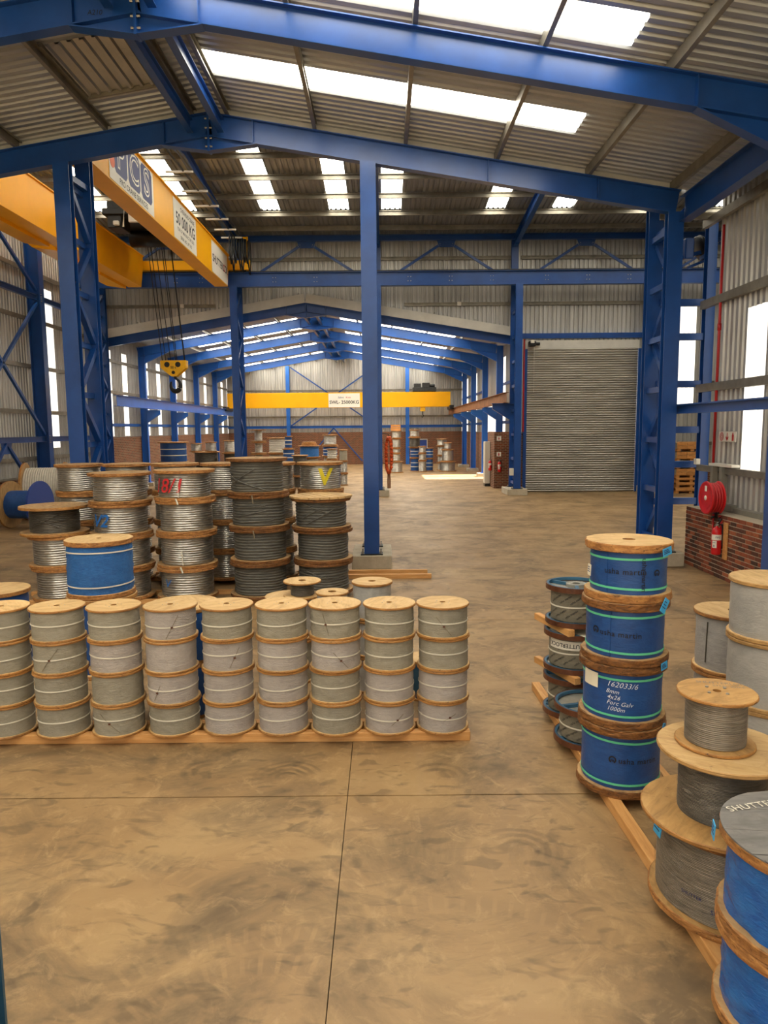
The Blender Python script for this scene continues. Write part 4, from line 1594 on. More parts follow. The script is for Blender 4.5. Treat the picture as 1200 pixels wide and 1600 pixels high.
def timber(label, p0, p1, z0, w=0.09, h=0.09, group='floor timbers', name='timber_beam'):
    dx, dy = p1[0] - p0[0], p1[1] - p0[1]
    L = math.hypot(dx, dy)
    o = MB().cbox(-L / 2, L / 2, -w / 2, w / 2, 0, h, 0.004).build(name, 'timber', None, loc=((p0[0] + p1[0]) / 2, (p0[1] + p1[1]) / 2, z0), rz=math.atan2(dy, dx))
    return setp(o, label, 'timber', group)


timber('pine beam on the floor under the front of the grey reel row', (-4.4, 6.605), (0.814, 6.605), 0)
timber('pine beam on the floor under the rear of the grey reel row', (-4.4, 6.86), (0.80, 6.86), 0)

# ---- second row, glimpsed behind the front row
def tarp_reel(label, x, y, z, R, H, drum, mat='wrap_tarp'):
    return reel(label, x, y, z, R, H, drum, 0.06, 'wrap', mat, 'ply_pale', 'old_rim', 'reels behind the front row', 0.004, 1, hole=0.03,
                straps=((0.16, 0.016, 0.01), (H - 0.14, 0.016, -0.01)), wr=0.012)


reel('reel under the blue tarpaulin-wrapped reel, behind the front row', -3.54, 8.72, 0.0, 0.42, 0.98, 0.37, 0.05, 'wrap', 'wrap_blue', group='reels behind the front row')
tarp_reel('large bright blue tarpaulin-wrapped reel with two white straps', -3.54, 8.72, 0.985, 0.405, 0.70, 0.385)
reel('blue reel with pale top at the left picture edge, behind the front row', -4.86, 8.7, 0.0, 0.40, 1.06, 0.37, 0.05, 'wrap', 'wrap_blue', group='reels behind the front row')
for k in range(2):
    reel(('blue-wrapped reel behind the gap between fourth and fifth stacks, lower one', 'pale-topped blue reel peeping over the fourth stack of the front row')[k],
         -2.16, 7.46, 0.0 + k * 0.585, 0.38, 0.58, 0.39, 0.04, 'wrap', 'wrap_blue', group='reels behind the front row')
reel('pale-topped reel supporting the small dark spool', -1.14, 8.35, 0.0, 0.30, 0.52, 0.27, 0.03, 'wrap', 'wrap_grey', group='reels behind the front row')
reel('second pale-topped reel supporting the small dark spool', -1.14, 8.35, 0.525, 0.30, 0.50, 0.27, 0.03, 'wrap', 'wrap_white', group='reels behind the front row')
reel('small spool of dark wire with a wide pale flange behind the sixth stack', -0.98, 8.3, 1.03, 0.225, 0.19, 0.14, 0.02, 'winding', 'wire_dark', d=0.014,
     film=0.006, group='reels behind the front row', wr=0.004)
for k in range(2):
    reel(('lower reel behind the seventh stack of the front row', 'pale flange just showing behind the seventh stack')[k], -0.57, 7.55, k * 0.63, 0.18, 0.625, 0.165, 0.025, 'wrap',
         'wrap_lilac', group='reels behind the front row')
for k in range(3):
    reel(('white-wrapped reel behind the eighth stack, bottom', 'white-wrapped reel behind the eighth stack, middle', 'white-wrapped reel with worn ply top rising behind the eighth stack')[k],
         -0.145, 8.0, k * 0.425, 0.236, 0.42, 0.215, 0.028, 'wrap', 'wrap_white', 'ply_pale', 'ply_rim', 'reels behind the front row', 0.003, k, wr=0.008)
reel('teal-painted reel low behind the gap by the rightmost stack', 0.42, 7.75, 0.0, 0.2, 0.45, 0.19, 0.03, 'wrap', 'teal_steel', group='reels behind the front row')

# ---- large bare wire reels, stacked in two rows on bearers
for y in (12.15, 12.85):
    timber('pine bearer under the %s edge of the big wire stacks' % ('front' if y < 12.5 else 'rear'), (-6.5, y), (-0.7, y), 0, 0.1, 0.08)
timber('pine beam on the floor in front of the middle plinth, nearer one', (-6.6, 14.09), (0.945, 14.09), 0)
timber('pine beam on the floor in front of the middle plinth, further one', (-6.6, 14.53), (0.89, 14.53), 0)
GW = 'big stacked wire reels'


def wire_stack(x, y, levels, R, drum, mat, names, seed=0, top='old_top', rim='old_rim', d=0.038, wob=0.012, t=0.055, film=None, jit=0.02):
    out = []
    for k in range(len(levels) - 1):
        h = levels[k + 1] - levels[k]
        out.append(reel(names[k], x + random.uniform(-jit, jit), y + random.uniform(-jit, jit), levels[k], R, h - 0.002, drum, t, 'winding', mat, top, rim, GW, 0.010,
                        seed + k, d, wob, hole=0.04, film=film, wr=0.008))
    return out


L4 = ['bottom', 'second from the floor', 'third from the floor', 'topmost']
s1 = wire_stack(-5.72, 12.4, [0.08, 0.66, 1.22], 0.52, 0.44, 'wire_bright', ['silver wire reel, %s in the leftmost stack of the big wire reels' % q for q in ('bottom', 'second')], 1)
o = reel('dark wire reel with an overhanging wide flange on the leftmost big stack', -5.80, 12.42, 1.22, 0.57, 0.50, 0.41, 0.05, 'winding', 'wire_dark', 'old_top', 'ply_rim', GW, 0.006, 2, 0.026,
         0.012)
for a, b, z0, z1 in ((-2.3, -0.9, 0.12, 0.38), (-2.2, -1.0, 0.36, 0.15), (-1.9, -0.7, 0.2, 0.28)):
    cord(o, 0.425, a, b, z0, z1, 0.007, 'wire_dark', 'loose_wire')
s2 = wire_stack(-4.62, 12.45, [0.08, 0.63, 1.2, 1.76, 2.29], 0.53, 0.45, 'wire_bright', ['silver wire reel, %s in the second big stack from the left' % q for q in L4], 3)
m = MB()
cyl_text(m, 'V2', 0.475, -2.05, 0.27, 0.3, 0.02, 0.3)
m.build('paint_mark', 'paint_blue', s2[2])
s3 = wire_stack(-3.49, 12.43, [0.08, 0.64, 1.23, 1.81, 2.33], 0.525, 0.45, 'wire_bright', ['silver wire reel, %s in the big stack with red paint marks' % q for q in L4], 5)
m = MB()
cyl_text(m, '18/1', 0.477, -2.0, 0.25, 0.34, 0.012, 0.25)
m.build('paint_mark', 'chalk_red', s3[3])
m = MB()
cyl_text(m, 'V', 0.477, -2.1, 0.3, 0.2, 0.01, 0.25)
m.build('paint_mark', 'paint_blue', s3[0])
for o, th in ((s3[3], -1.55), (s3[1], -1.5)):
    cord(o, 0.472, th, th + 0.02, 0.32, 0.062, 0.010, 'strap_white', 'tied_string')
    cord(o, 0.552, th - 0.03, th + 0.03, 0.05, -0.05, 0.016, 'strap_white', 'tied_string')
s4 = wire_stack(-2.23, 12.5, [0.08, 0.70, 1.30, 1.89, 2.52], 0.535, 0.46, 'wire_rope', ['dark grey wire rope reel, %s in the tallest big stack' % q for q in L4], 7, 'old_top', 'dark_rim', d=0.046, wob=0.016, jit=0.03)
for a, b, z0, z1 in ((-2.6, -1.2, 0.33, 0.10), (-2.6, -1.1, 0.31, 0.09), (-2.4, -1.5, 0.2, 0.45)):
    cord(s4[3], 0.475, a, b, z0, z1, 0.011, 'wire_rope', 'loose_wire')
for o in s4[1:3]:
    cord(o, 0.562, -1.6, -1.57, 0.6, 0.46, 0.012, 'cord_tan', 'tied_string')
s5 = wire_stack(-1.12, 12.72, [0.08, 0.66, 1.24, 1.80], 0.535, 0.455, 'wire_rope', ['dark grey wire rope reel, %s in the stack with a board top' % q for q in ('bottom', 'middle', 'topmost')], 9,
                'old_top', 'dark_rim', d=0.046, wob=0.016, jit=0.02)
for o in (s5[0], s5[2], s4[2]):
    for k in range(3):
        a = random.uniform(-2.5, -1.6)
        cord(o, 0.468, a, a + random.uniform(0.7, 1.3), random.uniform(.1, .5), random.uniform(.1, .5), 0.010, 'wire_rope', 'loose_wire')
# board layer on top of the fifth stack
bt_ = bpy.data.objects.new('board_cover', None)
COL.objects.link(bt_)
bt_.parent = s5[2]
bt_.location = (0, 0, 0.5585)
nb_ = 7


def disc_boards(parent, R, nbd, t, mat, ang=0.0, gap=0.004):
    w = 2 * R / nbd
    for i in range(nbd):
        a, b = -R + i * w + gap, -R + (i + 1) * w - gap
        pts = []
        for q in range(7):
            x = a + (b - a) * q / 6
            pts.append((x, math.sqrt(max(1e-6, R * R - x * x))))
        poly = pts + [(x, -y) for x, y in pts[::-1]]
        m = MB()
        n = len(poly)
        ca, sa = math.cos(ang), math.sin(ang)
        poly = [(x * ca - y * sa, x * sa + y * ca) for x, y in poly]
        dz = random.uniform(-0.003, 0.003)
        m.add([(x, y, 0) for x, y in poly] + [(x, y, t + dz) for x, y in poly],
              [tuple(range(n - 1, -1, -1)), tuple(range(n, 2 * n))] + [(i_, (i_ + 1) % n, n + (i_ + 1) % n, n + i_) for i_ in range(n)])
        m.build('board', mat, parent)


disc_boards(bt_, 0.56, 7, 0.035, 'ply_pale', 0.5, 0.009)
# rear row
for i, x in enumerate((-6.0, -5.05, -4.1, -3.15, -2.2, -1.25)):
    nm = ['silver wire reel, %s in the %s stack of the rear wire row' % (q, ORD[i]) for q in L4]
    if i == 5:
        nm = ['silver wire reel, %s in the rightmost rear wire stack' % q for q in L4[:3]] + ['film-wrapped silver reel with a yellow mark behind the board-topped stack']
    out = wire_stack(x, 14.0, [0.09, 0.66, 1.23, 1.80, 2.37], 0.455, 0.40, 'wire_bright', nm, i, jit=0.01)
    if i == 5:
        m = MB()
        cyl_text(m, 'V', 0.43, -1.3, 0.28, 0.42, 0.04, 0.1)
        m.build('paint_mark', 'paint_yellow', out[3])

# ---- reels lying on their sides by the left wall
def lying(label, x, y, R, W, drum, mat, top, rim, rz=0.0, kind='wrap', d=0.05, top2=None):
    o = empty('cable_reel', (x, y, 0), label, 'cable reel', 'reels lying by the left wall', rz=rz)
    piv = Matrix.Rotation(PI / 2, 4, 'Y')
    for nm, me, off in (('flange', flange_mesh(R, 0.07, top, rim, 0.06, 0.004, 1), 0.0), ('flange', flange_mesh(R, 0.07, top2 or top, rim if not top2 else top2, 0.06, 0.004, 1), W - 0.07),
                        ('wrapping' if kind == 'wrap' else 'winding', wrap_mesh(drum, 0.07, W - 0.07, mat, 0.012) if kind == 'wrap' else winding_mesh(drum, 0.07, W - 0.07, d, mat, 0.008), 0.0)):
        q = bpy.data.objects.new(nm, me)
        COL.objects.link(q)
        q.parent = o
        q.matrix_local = Matrix.Translation((off, 0, R)) @ piv
    return o


lying('blue-wrapped reel lying on its side with a wooden flange, far left', -11.75, 22.2, 0.74, 1.05, 0.44, 'wrap_blue', 'ply_mid', 'ply_rim', -0.1, top2='door_blue')
lying('large white rope reel lying on its side by the left wall', -12.3, 24.3, 0.98, 1.35, 0.80, 'white_rope', 'ply_mid', 'ply_rim', 0.25, 'winding', 0.07)

# ================================================================== RIGHT-HAND GROUP
# blue reels, four high
GB = 'tall stack of blue reels'
timber('long pine rail along the floor under the right-hand reels, left one', (1.73, 7.9), (1.86, 2.9), 0)
timber('long pine rail along the floor under the right-hand reels, right one', (2.28, 7.9), (2.42, 2.9), 0)
BL = [(0.09, 0.65), (0.65, 1.155), (1.155, 1.655), (1.655, 2.11)]
BN = ['dark blue reel with printed lettering, bottom of the blue stack', 'blue reel with white handwriting, second from the bottom of the blue stack',
      'blue reel with a torn wrapper, third from the bottom of the blue stack', 'blue reel with a pale wooden top, topmost of the blue stack']
BX = [(1.935, 5.605), (1.935, 5.61), (1.94, 5.605), (1.955, 5.61)]
BR = [(0.346, 0.308), (0.343, 0.306), (0.34, 0.30), (0.336, 0.292)]
blue = []
for k in range(4):
    z0, z1 = BL[k]
    h = z1 - z0
    o = reel(BN[k], BX[k][0], BX[k][1], z0, BR[k][0], h - 0.002, BR[k][1], 0.062, 'wrap', 'wrap_blue', 'ply_pale' if k == 3 else 'old_top', 'dark_rim' if k < 3 else 'old_rim', GB, 0.006, k,
             hole=0.05, straps=((0.105, 0.017, 0.004), (h - 0.115, 0.017, -0.004)), strap_mat='strap_green', wr=0.003, rz=0.3 + k)
    blue.append(o)


def tag(parent, R, th, z, w, h, rot=0.0, mat='tag_blue', out=0.012):
    m = MB()
    m.box(-w / 2, w / 2, -0.002, 0.002, -h / 2, h / 2)
    for i in range(3):
        m.box(-w * 0.4, w * (0.1 + 0.1 * i), -0.0035, -0.002, h * (0.25 - 0.2 * i) - 0.003, h * (0.25 - 0.2 * i) + 0.003, 1)
    o = m.build('tag', [mat, 'ink_navy'], parent, loc=((R + out) * math.cos(th), (R + out) * math.sin(th), z))
    o.rotation_euler = (0, rot, th + PI / 2)
    return o


tag(blue[3], 0.336, -0.98, 0.40, 0.105, 0.062, -0.18)
tag(blue[3], 0.336, -1.0, -0.02, 0.062, 0.115, 0.6)
tag(blue[2], 0.34, -0.88, 0.0, 0.085, 0.06, -0.1)
tag(blue[1], 0.343, -0.75, 0.0, 0.05, 0.05, 0.3)
R_ = [r[1] + 0.0062 for r in BR]
UM = 'usha martin'


def logo(mb, R, th, z, s):
    """ring-and-letter emblem beside the printed name"""
    for a0, w, h in ((0, 1.0, 0.16), (0, 0.16, 1.0)):
        pass
    segs = 14
    vs, fs = [], []
    for i in range(segs + 1):
        a = 0.5 + i / segs * (2 * PI - 1.0)
        for rr in (0.5, 0.32):
            u, v = rr * s * math.sin(a), -rr * s * math.cos(a)
            t_ = th + u / R
            vs.append((R * math.cos(t_), R * math.sin(t_), z + v))
    for i in range(segs):
        fs.append((2 * i, 2 * i + 1, 2 * i + 3, 2 * i + 2))
    mb.add(vs, fs)
    cyl_text(mb, 'm', R, th, z - 0.1 * s, s * 0.6, 0.03)


m = MB()
cyl_text(m, UM, R_[0], -1.42, 0.30, 0.062, 0.008, 0, 1.1, 0, -0.02)
m.build('lettering', 'ink_black', blue[0])
m = MB()
logo(m, R_[0], -2.08, 0.305, 0.06)
m.build('emblem', 'ink_black', blue[0])
m = MB()
for k, (s, xx, zz) in enumerate((('162033/6', -1.90, 0.352), ('8mm', -2.13, 0.297), ('4x26', -2.10, 0.250), ('Forc Galv', -1.95, 0.203), ('1000m', -2.04, 0.157))):
    cyl_text(m, s, R_[1], xx, zz, 0.06 if k == 0 else 0.048, -0.004, 0.35, 1.05, 0, -0.06)
m.build('handwriting', 'chalk_white', blue[1])
m = MB()
m.lathe([(R_[1] + 0.002, 0.30), (R_[1] + 0.002, 0.42)], 60)
m.f = [f for f in m.f if -3.08 < math.atan2(m.v[f[0]][1], m.v[f[0]][0]) < -2.55]
m.build('paper_label', 'paper', blue[1])
m = MB()
cyl_text(m, UM, R_[2], -2.0, 0.25, 0.062, 0.008, 0, 1.1, 0, -0.02)
m.build('lettering', 'ink_black', blue[2])
m = MB()
logo(m, R_[2], -2.68, 0.26, 0.06)
m.build('emblem', 'ink_black', blue[2])
m = MB()
cyl_text(m, UM, R_[3], -1.98, 0.24, 0.062, 0.008, 0, 1.1)
m.build('lettering', 'ink_black', blue[3])
m = MB()
cyl_text(m, UM, R_[3], -1.5, 0.22, 0.055, 0.006, 0, 1.0, -PI / 2)
m.build('lettering', 'ink_black', blue[3])
m = MB()
logo(m, R_[3], -1.12, 0.23, 0.055)
m.build('emblem', 'ink_black', blue[3])
tag(blue[3], 0.30, -2.98, 0.22, 0.05, 0.09, 0.1, 'paper', 0.03)
# overlapping flap of the torn wrapper
for o, th, z0, z1 in ((blue[2], -2.25, 0.07, 0.43), (blue[3], -2.45, 0.07, 0.38)):
    m = MB()
    rr = 0.3035 if o is blue[2] else 0.2955
    pts = []
    for i in range(6):
        f_ = i / 5
        z = z0 + (z1 - z0) * f_
        ww = 0.22 + 0.02 * math.sin(i * 2.1)
        for a, e in ((th - ww, 0.0), (th, 0.0016), (th + 0.008, -0.003)):
            pts.append(((rr + e) * math.cos(a), (rr + e) * math.sin(a), z))
    m.add(pts, [(3 * i + j, 3 * i + j + 1, 3 * i + j + 4, 3 * i + j + 3) for i in range(5) for j in range(2)])
    m.build('wrapper_flap', 'wrap_blue', o)


# brown-rimmed steel reels in printed paper
def steel_reel(label, x, y, z, R, H, a=0.0, sign=False):
    o = empty('cable_reel', (x, y, z), label, 'cable reel', 'brown-rimmed steel reels')

    def rim():
        m = MB()
        m.lathe([(R - 0.02, 0.0), (R, 0.0), (R, 0.05), (R - 0.012, 0.05), (R - 0.012, 0.02), (R - 0.02, 0.02)], 44, closed=True)
        return m.mesh('rim', 'brown_rim')
    def pan():
        m = MB()
        m.lathe([(R - 0.015, 0.012), (0.06, 0.012)], 44)
        return m.mesh('pan', 'pan_steel')
    rm = cached(('rim', R), rim)
    pn = cached(('pan', R), pan)
    for nm, zz in (('bottom_flange', 0.0), ('top_flange', H - 0.05)):
        f_ = link(nm, rm, o, (0, 0, zz), a)
        link('pan', pn, f_, (0, 0, 0.0 if zz else 0.012))
        for q in range(3):
            aa = q * 2 * PI / 3 + 0.4
            m = MB()
            m.bar((0.07 * math.cos(aa), 0.07 * math.sin(aa), 0.028), ((R - 0.015) * math.cos(aa), (R - 0.015) * math.sin(aa), 0.028), 0.035, 0.03)
            m.build('spoke', 'teal_steel', f_)
        m = MB()
        m.lathe([(R - 0.034, 0.022), (R - 0.012, 0.022), (R - 0.012, 0.051), (R - 0.034, 0.051)], 44, closed=True)
        m.build('inner_ring', 'teal_steel', f_)
        m = MB()
        m.lathe([(0.04, 0.0), (0.10, 0.0), (0.10, 0.045), (0.04, 0.045)], 24, closed=True)
        m.build('hub', 'pan_steel', f_)
    D = R - 0.055
    link('wrapping', wrap_mesh(D, 0.05, H - 0.05, 'wrap_paper', 0.002, 0), o)
    link('strap', band_mesh(D + 0.002, H * 0.5, 0.014, 'strap_white', 0.01), o)
    m = MB()
    for r_ in range(2):
        for q in range(7):
            cyl_text(m, 'usha martin', D + 0.003, -2.9 + q * 0.45 + r_ * 0.2, H * (0.32 + 0.36 * r_), 0.032, 0.004, 0, 1.0, 0.6)
    m.build('printing', 'ink_black', o)
    if sign:
        m = MB()
        zc = H * 0.70
        m.lathe([(D + 0.004, zc - 0.045), (D + 0.004, zc + 0.045)], 72)
        m.f = [f for f in m.f if -3.02 < math.atan2(m.v[f[0]][1], m.v[f[0]][0]) < -1.25]
        pl_ = m.build('paper_label', 'sign_white', o)
        m = MB()
        cyl_text(m, 'SHUTTERLOCK', D + 0.006, -2.12, zc, 0.058, 0.014, 0, 1.0, PI)
        m.build('lettering', 'ink_black', pl_)
    return o


steel_reel('brown-rimmed steel reel at the bottom of its stack behind the blue reels', 1.93, 7.06, 0.10, 0.302, 0.395, 0.3)
steel_reel('brown-rimmed steel reel with an upside-down white label, middle of its stack', 1.93, 7.06, 0.565, 0.302, 0.40, 1.3, True)
steel_reel('brown-rimmed steel reel with open spoked top, topmost of its stack', 1.94, 7.06, 1.035, 0.302, 0.40, 2.0)
steel_reel('single brown-rimmed steel reel on the floor just behind the blue stack', 1.90, 6.40, 0.09, 0.315, 0.36, 0.9)
timber('short pine spacer between the two upper brown-rimmed reels', (1.63, 7.42), (1.82, 6.74), 0.966, 0.07, 0.068, 'reel spacers', 'timber_block')
timber('short pine spacer between the two lower brown-rimmed reels', (1.63, 7.40), (1.88, 6.70), 0.496, 0.07, 0.068, 'reel spacers', 'timber_block')
m = MB()
m.box(-0.1, 0.1, -0.13, 0.13, 0, 0.002)
o = m.build('paper_sheet', 'paper', None, loc=(1.985, 6.86, 0.967), rz=0.5)
setp(o, 'loose white paper on the middle brown-rimmed reel', 'paper')

# white-wrapped reels at the right edge
GWH = 'white-wrapped reels at the right edge'
for k, (z0, z1) in enumerate(((0.0, 0.60), (0.60, 1.19), (1.19, 1.70))):
    o = reel(('white-wrapped reel at the bottom of the right-edge stack', 'white-wrapped reel in the middle of the right-edge stack', 'white-wrapped reel topmost at the right picture edge')[k],
             3.37, 6.0, z0, 0.372, z1 - z0 - 0.002, 0.352, 0.035, 'wrap', 'wrap_white', 'ply_pale', 'ply_mid', GWH, 0.002, k, wr=0.004)
    if k == 2:
        cord(o, 0.357, -1.85, -1.65, 0.38, 0.375, 0.006)
for k, (z0, z1) in enumerate(((0.0, 0.63), (0.63, 1.215))):
    o = reel(('grey-white reel at the bottom of the two-high stack near the right edge', 'grey-white reel on top of the two-high stack near the right edge')[k],
             3.40, 6.78, z0, 0.353, z1 - z0 - 0.002, 0.325, 0.035, 'wrap', 'wrap_steelgrey', 'ply_pale', 'old_rim', GWH, 0.002, k, wr=0.006)
    cord(o, 0.332, -2.75, -2.72, 0.1, 0.5, 0.006, 'cord_dark', 'seam')

# big film-wrapped wire reel, ply-flanged reel on it, small reel on top
big = reel('large film-wrapped wire reel on the floor, right foreground', 2.11, 4.10, 0.09, 0.465, 0.575, 0.42, 0.05, 'winding', 'wire_fine', 'ply_mid', 'old_rim', 'right foreground wire reels', 0.004, 1,
           0.0095, 0.002, film=0.006, n=72, wr=0.008)
m = MB()
cyl_text(m, 'SHUTTERLOCK', 0.431, -1.95, 0.15, 0.036, 0.006)
cyl_text(m, 'SHUTTER', 0.431, -2.5, 0.2, 0.03, 0.002)
m.build('lettering', 'ink_navy', big)
tag(big, 0.475, -2.95, 0.53, 0.075, 0.11, 0.2, 'tag_blue', 0.02)
plyr = reel('dark wire reel with a broad pale plywood top, resting on the large reel', 2.02, 4.06, 0.668, 0.375, 0.43, 0.245, 0.028, 'winding', 'wire_dark', 'ply_pale', 'ply_mid', 'right foreground wire reels', 0.002, 2,
            0.0085, 0.0015, film=0.006, n=72, wr=0.006)
for ch in plyr.children:
    if ch.name.startswith('bottom_flange'):
        ch.data = flange_mesh(0.455, 0.028, 'ply_mid', 'ply_rim', 0.045, 0.002, 0)
small = reel('small wire reel standing on the plywood-topped reel', 1.985, 4.10, 1.10, 0.226, 0.325, 0.172, 0.02, 'winding', 'wire_fine', 'ply_mid', 'ply_rim', 'right foreground wire reels', 0.001, 3,
             0.011, 0.001, film=0.004, n=64, hole=0.024, wr=0.004, rz=0.4)
for q in range(4):
    aa = q * PI / 2 + 0.5
    MB().tube([(0.07 * math.cos(aa), 0.07 * math.sin(aa), 0.322), (0.07 * math.cos(aa), 0.07 * math.sin(aa), 0.332)], 0.010, 8).build('bolt', 'bolt_steel', small)
m = MB()
flat_text(m, 'SHUTTERLOCK', (0.09, 0.115, 0.3262), (0.97, -0.26, 0), (0.26, 0.97, 0), 0.045, 0.0)
flat_text(m, 'STEEL WIRE', (0.10, 0.06, 0.3262), (0.97, -0.26, 0), (0.26, 0.97, 0), 0.035, 0.0)
m.build('stencil', 'grey_board', small)

# two blue film-wrapped reels, lower right corner
GF = 'blue film-wrapped reels in the corner'
for k, (z0, z1) in enumerate(((0.06, 0.55), (0.55, 1.04))):
    o = reel(('blue film-wrapped reel at the bottom right corner, lower one', 'blue film-wrapped reel with a grey stencilled board top, lower right')[k],
             2.06, 3.22, z0, 0.412, z1 - z0 - 0.002, 0.375, 0.06, 'wrap', 'wrap_film_blue', 'old_top' if k == 0 else 'old_top', 'old_rim', GF, 0.006, k, wr=0.010, rz=0.6)
    if k == 1:
        bc = bpy.data.objects.new('board_top', None)
        COL.objects.link(bc)
        bc.parent = o
        bc.location = (0, 0, 0.486)
        disc_boards(bc, 0.411, 4, 0.008, 'grey_board', PI / 2 - 0.12, 0.002)
        m = MB()
        flat_text(m, 'SHUTTERLOCK', (-0.08, 0.27, 0.4995), (0.97, 0.24, 0), (-0.24, 0.97, 0), 0.066, 0.010, 0, 1.08)
        m.build('stencil', 'strap_white', o)
        m = MB()
        m.add([(-0.25, -0.10, 0.499), (-0.14, -0.14, 0.499), (-0.12, -0.09, 0.499), (-0.23, -0.05, 0.499)], [(0, 1, 2, 3)])
        m.build('sticker', 'ink_orange', o)
        m = MB()
        m.lathe([(0.05, 0.4985), (0.075, 0.4985)], 24)
        m.build('hub_ring', 'cable_core', o)
        tag(o, 0.43, -3.35, 0.46, 0.05, 0.09, 0.2, 'tag_blue', 0.02)
        m = MB()
        cyl_text(m, '7mm', 0.399, -2.0, 0.30, 0.07, -0.006, 0.4, 1, 0, -0.1)
        cyl_text(m, 'Galv', 0.399, -1.95, 0.24, 0.07, -0.006, 0.4, 1, 0, -0.1)
        m.build('handwriting', 'ink_navy', o)

# blue post beside the viewer at the left edge
m = MB()
m.ibeam((-1.765, 2.7, 0), (-1.765, 2.7, 2.2), 0.22, 0.22, up=(0, 1, 0))
m.box(-1.92, -1.66, 2.58, 2.82, 0, 0.02)
setp(m.build('steel_post', 'teal_steel'), 'short blue steel post at the lower left picture edge', 'post')

# ================================================================== FAR REELS
LEVN = ['on the floor', 'second up', 'third up', 'fourth up', 'fifth up']
KND = {'blue': ('wrap', 'wrap_blue', 'blue-wrapped'), 'wire': ('winding', 'wire_bright', 'silver wire'), 'dark': ('winding', 'wire_dark', 'dark wire'),
       'rope': ('winding', 'white_rope', 'white rope'), 'tarp': ('wrap', 'wrap_tarp', 'bright blue'), 'grey': ('wrap', 'wrap_grey', 'grey'),
       'spool': ('winding', 'wire_bright', 'thin-waisted silver')}
FAR = [
    ('in the far stack against the left brick wall', -10.6, 36.0, [('dark', .72, 0, .7), ('dark', .72, .7, .7), ('blue', .76, 1.41, 1.03)]),
    ('in the dark far stack left of the rear column', -9.35, 37.6, [('dark', .7, 0, .65), ('dark', .7, .65, .63), ('dark', .73, 1.29, .6)]),
    ('in the far stack touching the left rear column', -7.88, 37.7, [('dark', .64, 0, .65), ('dark', .64, .65, .63), ('dark', .66, 1.29, .53)]),
    ('in the far spool stack', -6.4, 36.6, [('spool', .4, 0, .6), ('spool', .4, .6, .6), ('spool', .4, 1.2, .59), ('spool', .4, 1.8, .59), ('spool', .4, 2.4, .62)]),
    ('in the far stack with white rope on top', -5.7, 38.6, [('wire', .56, 0, .85), ('wire', .56, .86, .86), ('rope', .58, 1.73, .85)]),
    ('in the slim blue far stack', -4.98, 37.4, [('wire', .33, 0, .64), ('wire', .33, .65, .64), ('blue', .34, 1.3, .71), ('blue', .22, 2.02, .65)]),
    ('in the far stack with bright blue wrap', -3.98, 38.3, [('wire', .56, 0, .74), ('wire', .56, .75, .75), ('tarp', .6, 1.51, .64)]),
    ('in the far stack topped by a brown-flanged wire reel', -2.95, 39.5, [('wire', .44, 0, .75), ('wire', .44, .76, .75), ('blue', .46, 1.52, .58), ('wire', .42, 2.12, .59)]),
    ('in the far stack with a small white rope reel', -2.68, 37.1, [('dark', .3, 0, .7), ('dark', .3, .71, .72), ('rope', .3, 1.44, .56)]),
    ('in the small grey far stack near the middle column', -2.15, 38.2, [('wire', .24, 0, .64), ('wire', .24, .65, .65), ('grey', .24, 1.31, .61)]),
    ('in the low dark far stack', -4.3, 36.6, [('dark', .4, 0, .63), ('dark', .4, .64, .63), ('dark', .43, 1.28, .42)]),
    ('in the distant stack beside the orange sling', 0.9, 49.0, [('wire', .48, 0, .76), ('wire', .31, .77, .55), ('wire', .31, 1.33, .35), ('wire', .33, 1.69, .64), ('wire', .37, 2.34, .52)]),
    ('in the slim distant stack before the blue drums', 2.7, 49.4, [('wire', .31, 0, .79), ('wire', .29, .8, .5), ('wire', .27, 1.31, .48)]),
    ('in the distant blue stack left of centre', 2.2, 50.4, [('blue', .34, 0, .93), ('blue', .36, .95, .71), ('dark', .46, 1.68, .7), ('wire', .4, 2.4, .52)]),
    ('in the distant blue stack right of centre', 3.25, 50.5, [('blue', .3, 0, .88), ('blue', .32, .9, .74)]),
    ('in the distant stack beside the sunlit patch', 4.5, 49.9, [('wire', .62, 0, .7), ('wire', .49, .71, .82), ('wire', .3, 1.54, .47)]),
    ('in the rearmost distant stack by the right columns', 4.2, 51.2, [('wire', .38, 0, .55), ('wire', .38, .56, .5), ('wire', .37, 1.07, .67), ('wire', .41, 1.75, .5)]),
]
for where, x, y, items in FAR:
    nst = len(items)
    for k, (kd, R, z, h) in enumerate(items):
        knd, mat, word = KND[kd]
        lv = 'topmost' if k == nst - 1 else LEVN[k]
        dr = R * (0.5 if kd == 'spool' else 0.84)
        reel('%s reel, %s %s' % (word, lv, where), x, y, z, R, h - 0.003, dr, 0.045, knd, mat, 'old_top', 'old_rim', 'reels stored in the far hall', 0.0, 0, d=0.06 if kd != 'rope' else 0.09, n=28,
             straps=((h * 0.35, 0.04, 0), (h * 0.65, 0.04, 0)) if kd in ('blue',) else ())
for x, y, z, R, h, q in ((-9.85, 37.55, 1.895, .32, .44, 'left'), (-9.2, 37.95, 1.895, .3, .48, 'middle'), (-8.95, 37.25, 1.895, .26, .5, 'right')):
    reel('small silver reel, %s of three on the dark far stack' % q, x, y, z, R, h, R * .85, 0.04, 'winding', 'wire_bright', 'old_top', 'old_rim', 'reels stored in the far hall', d=0.05, n=24)
reel('small silver reel with a white sticker by the left rear column', -8.1, 37.6, 1.825, .33, .64, .28, 0.04, 'winding', 'wire_bright', 'old_top', 'old_rim', 'reels stored in the far hall', d=0.05, n=24)
o = empty('reel_lid', (-3.98, 38.3, 2.155), 'round brown wooden lid on the bright blue far reel', 'lid')
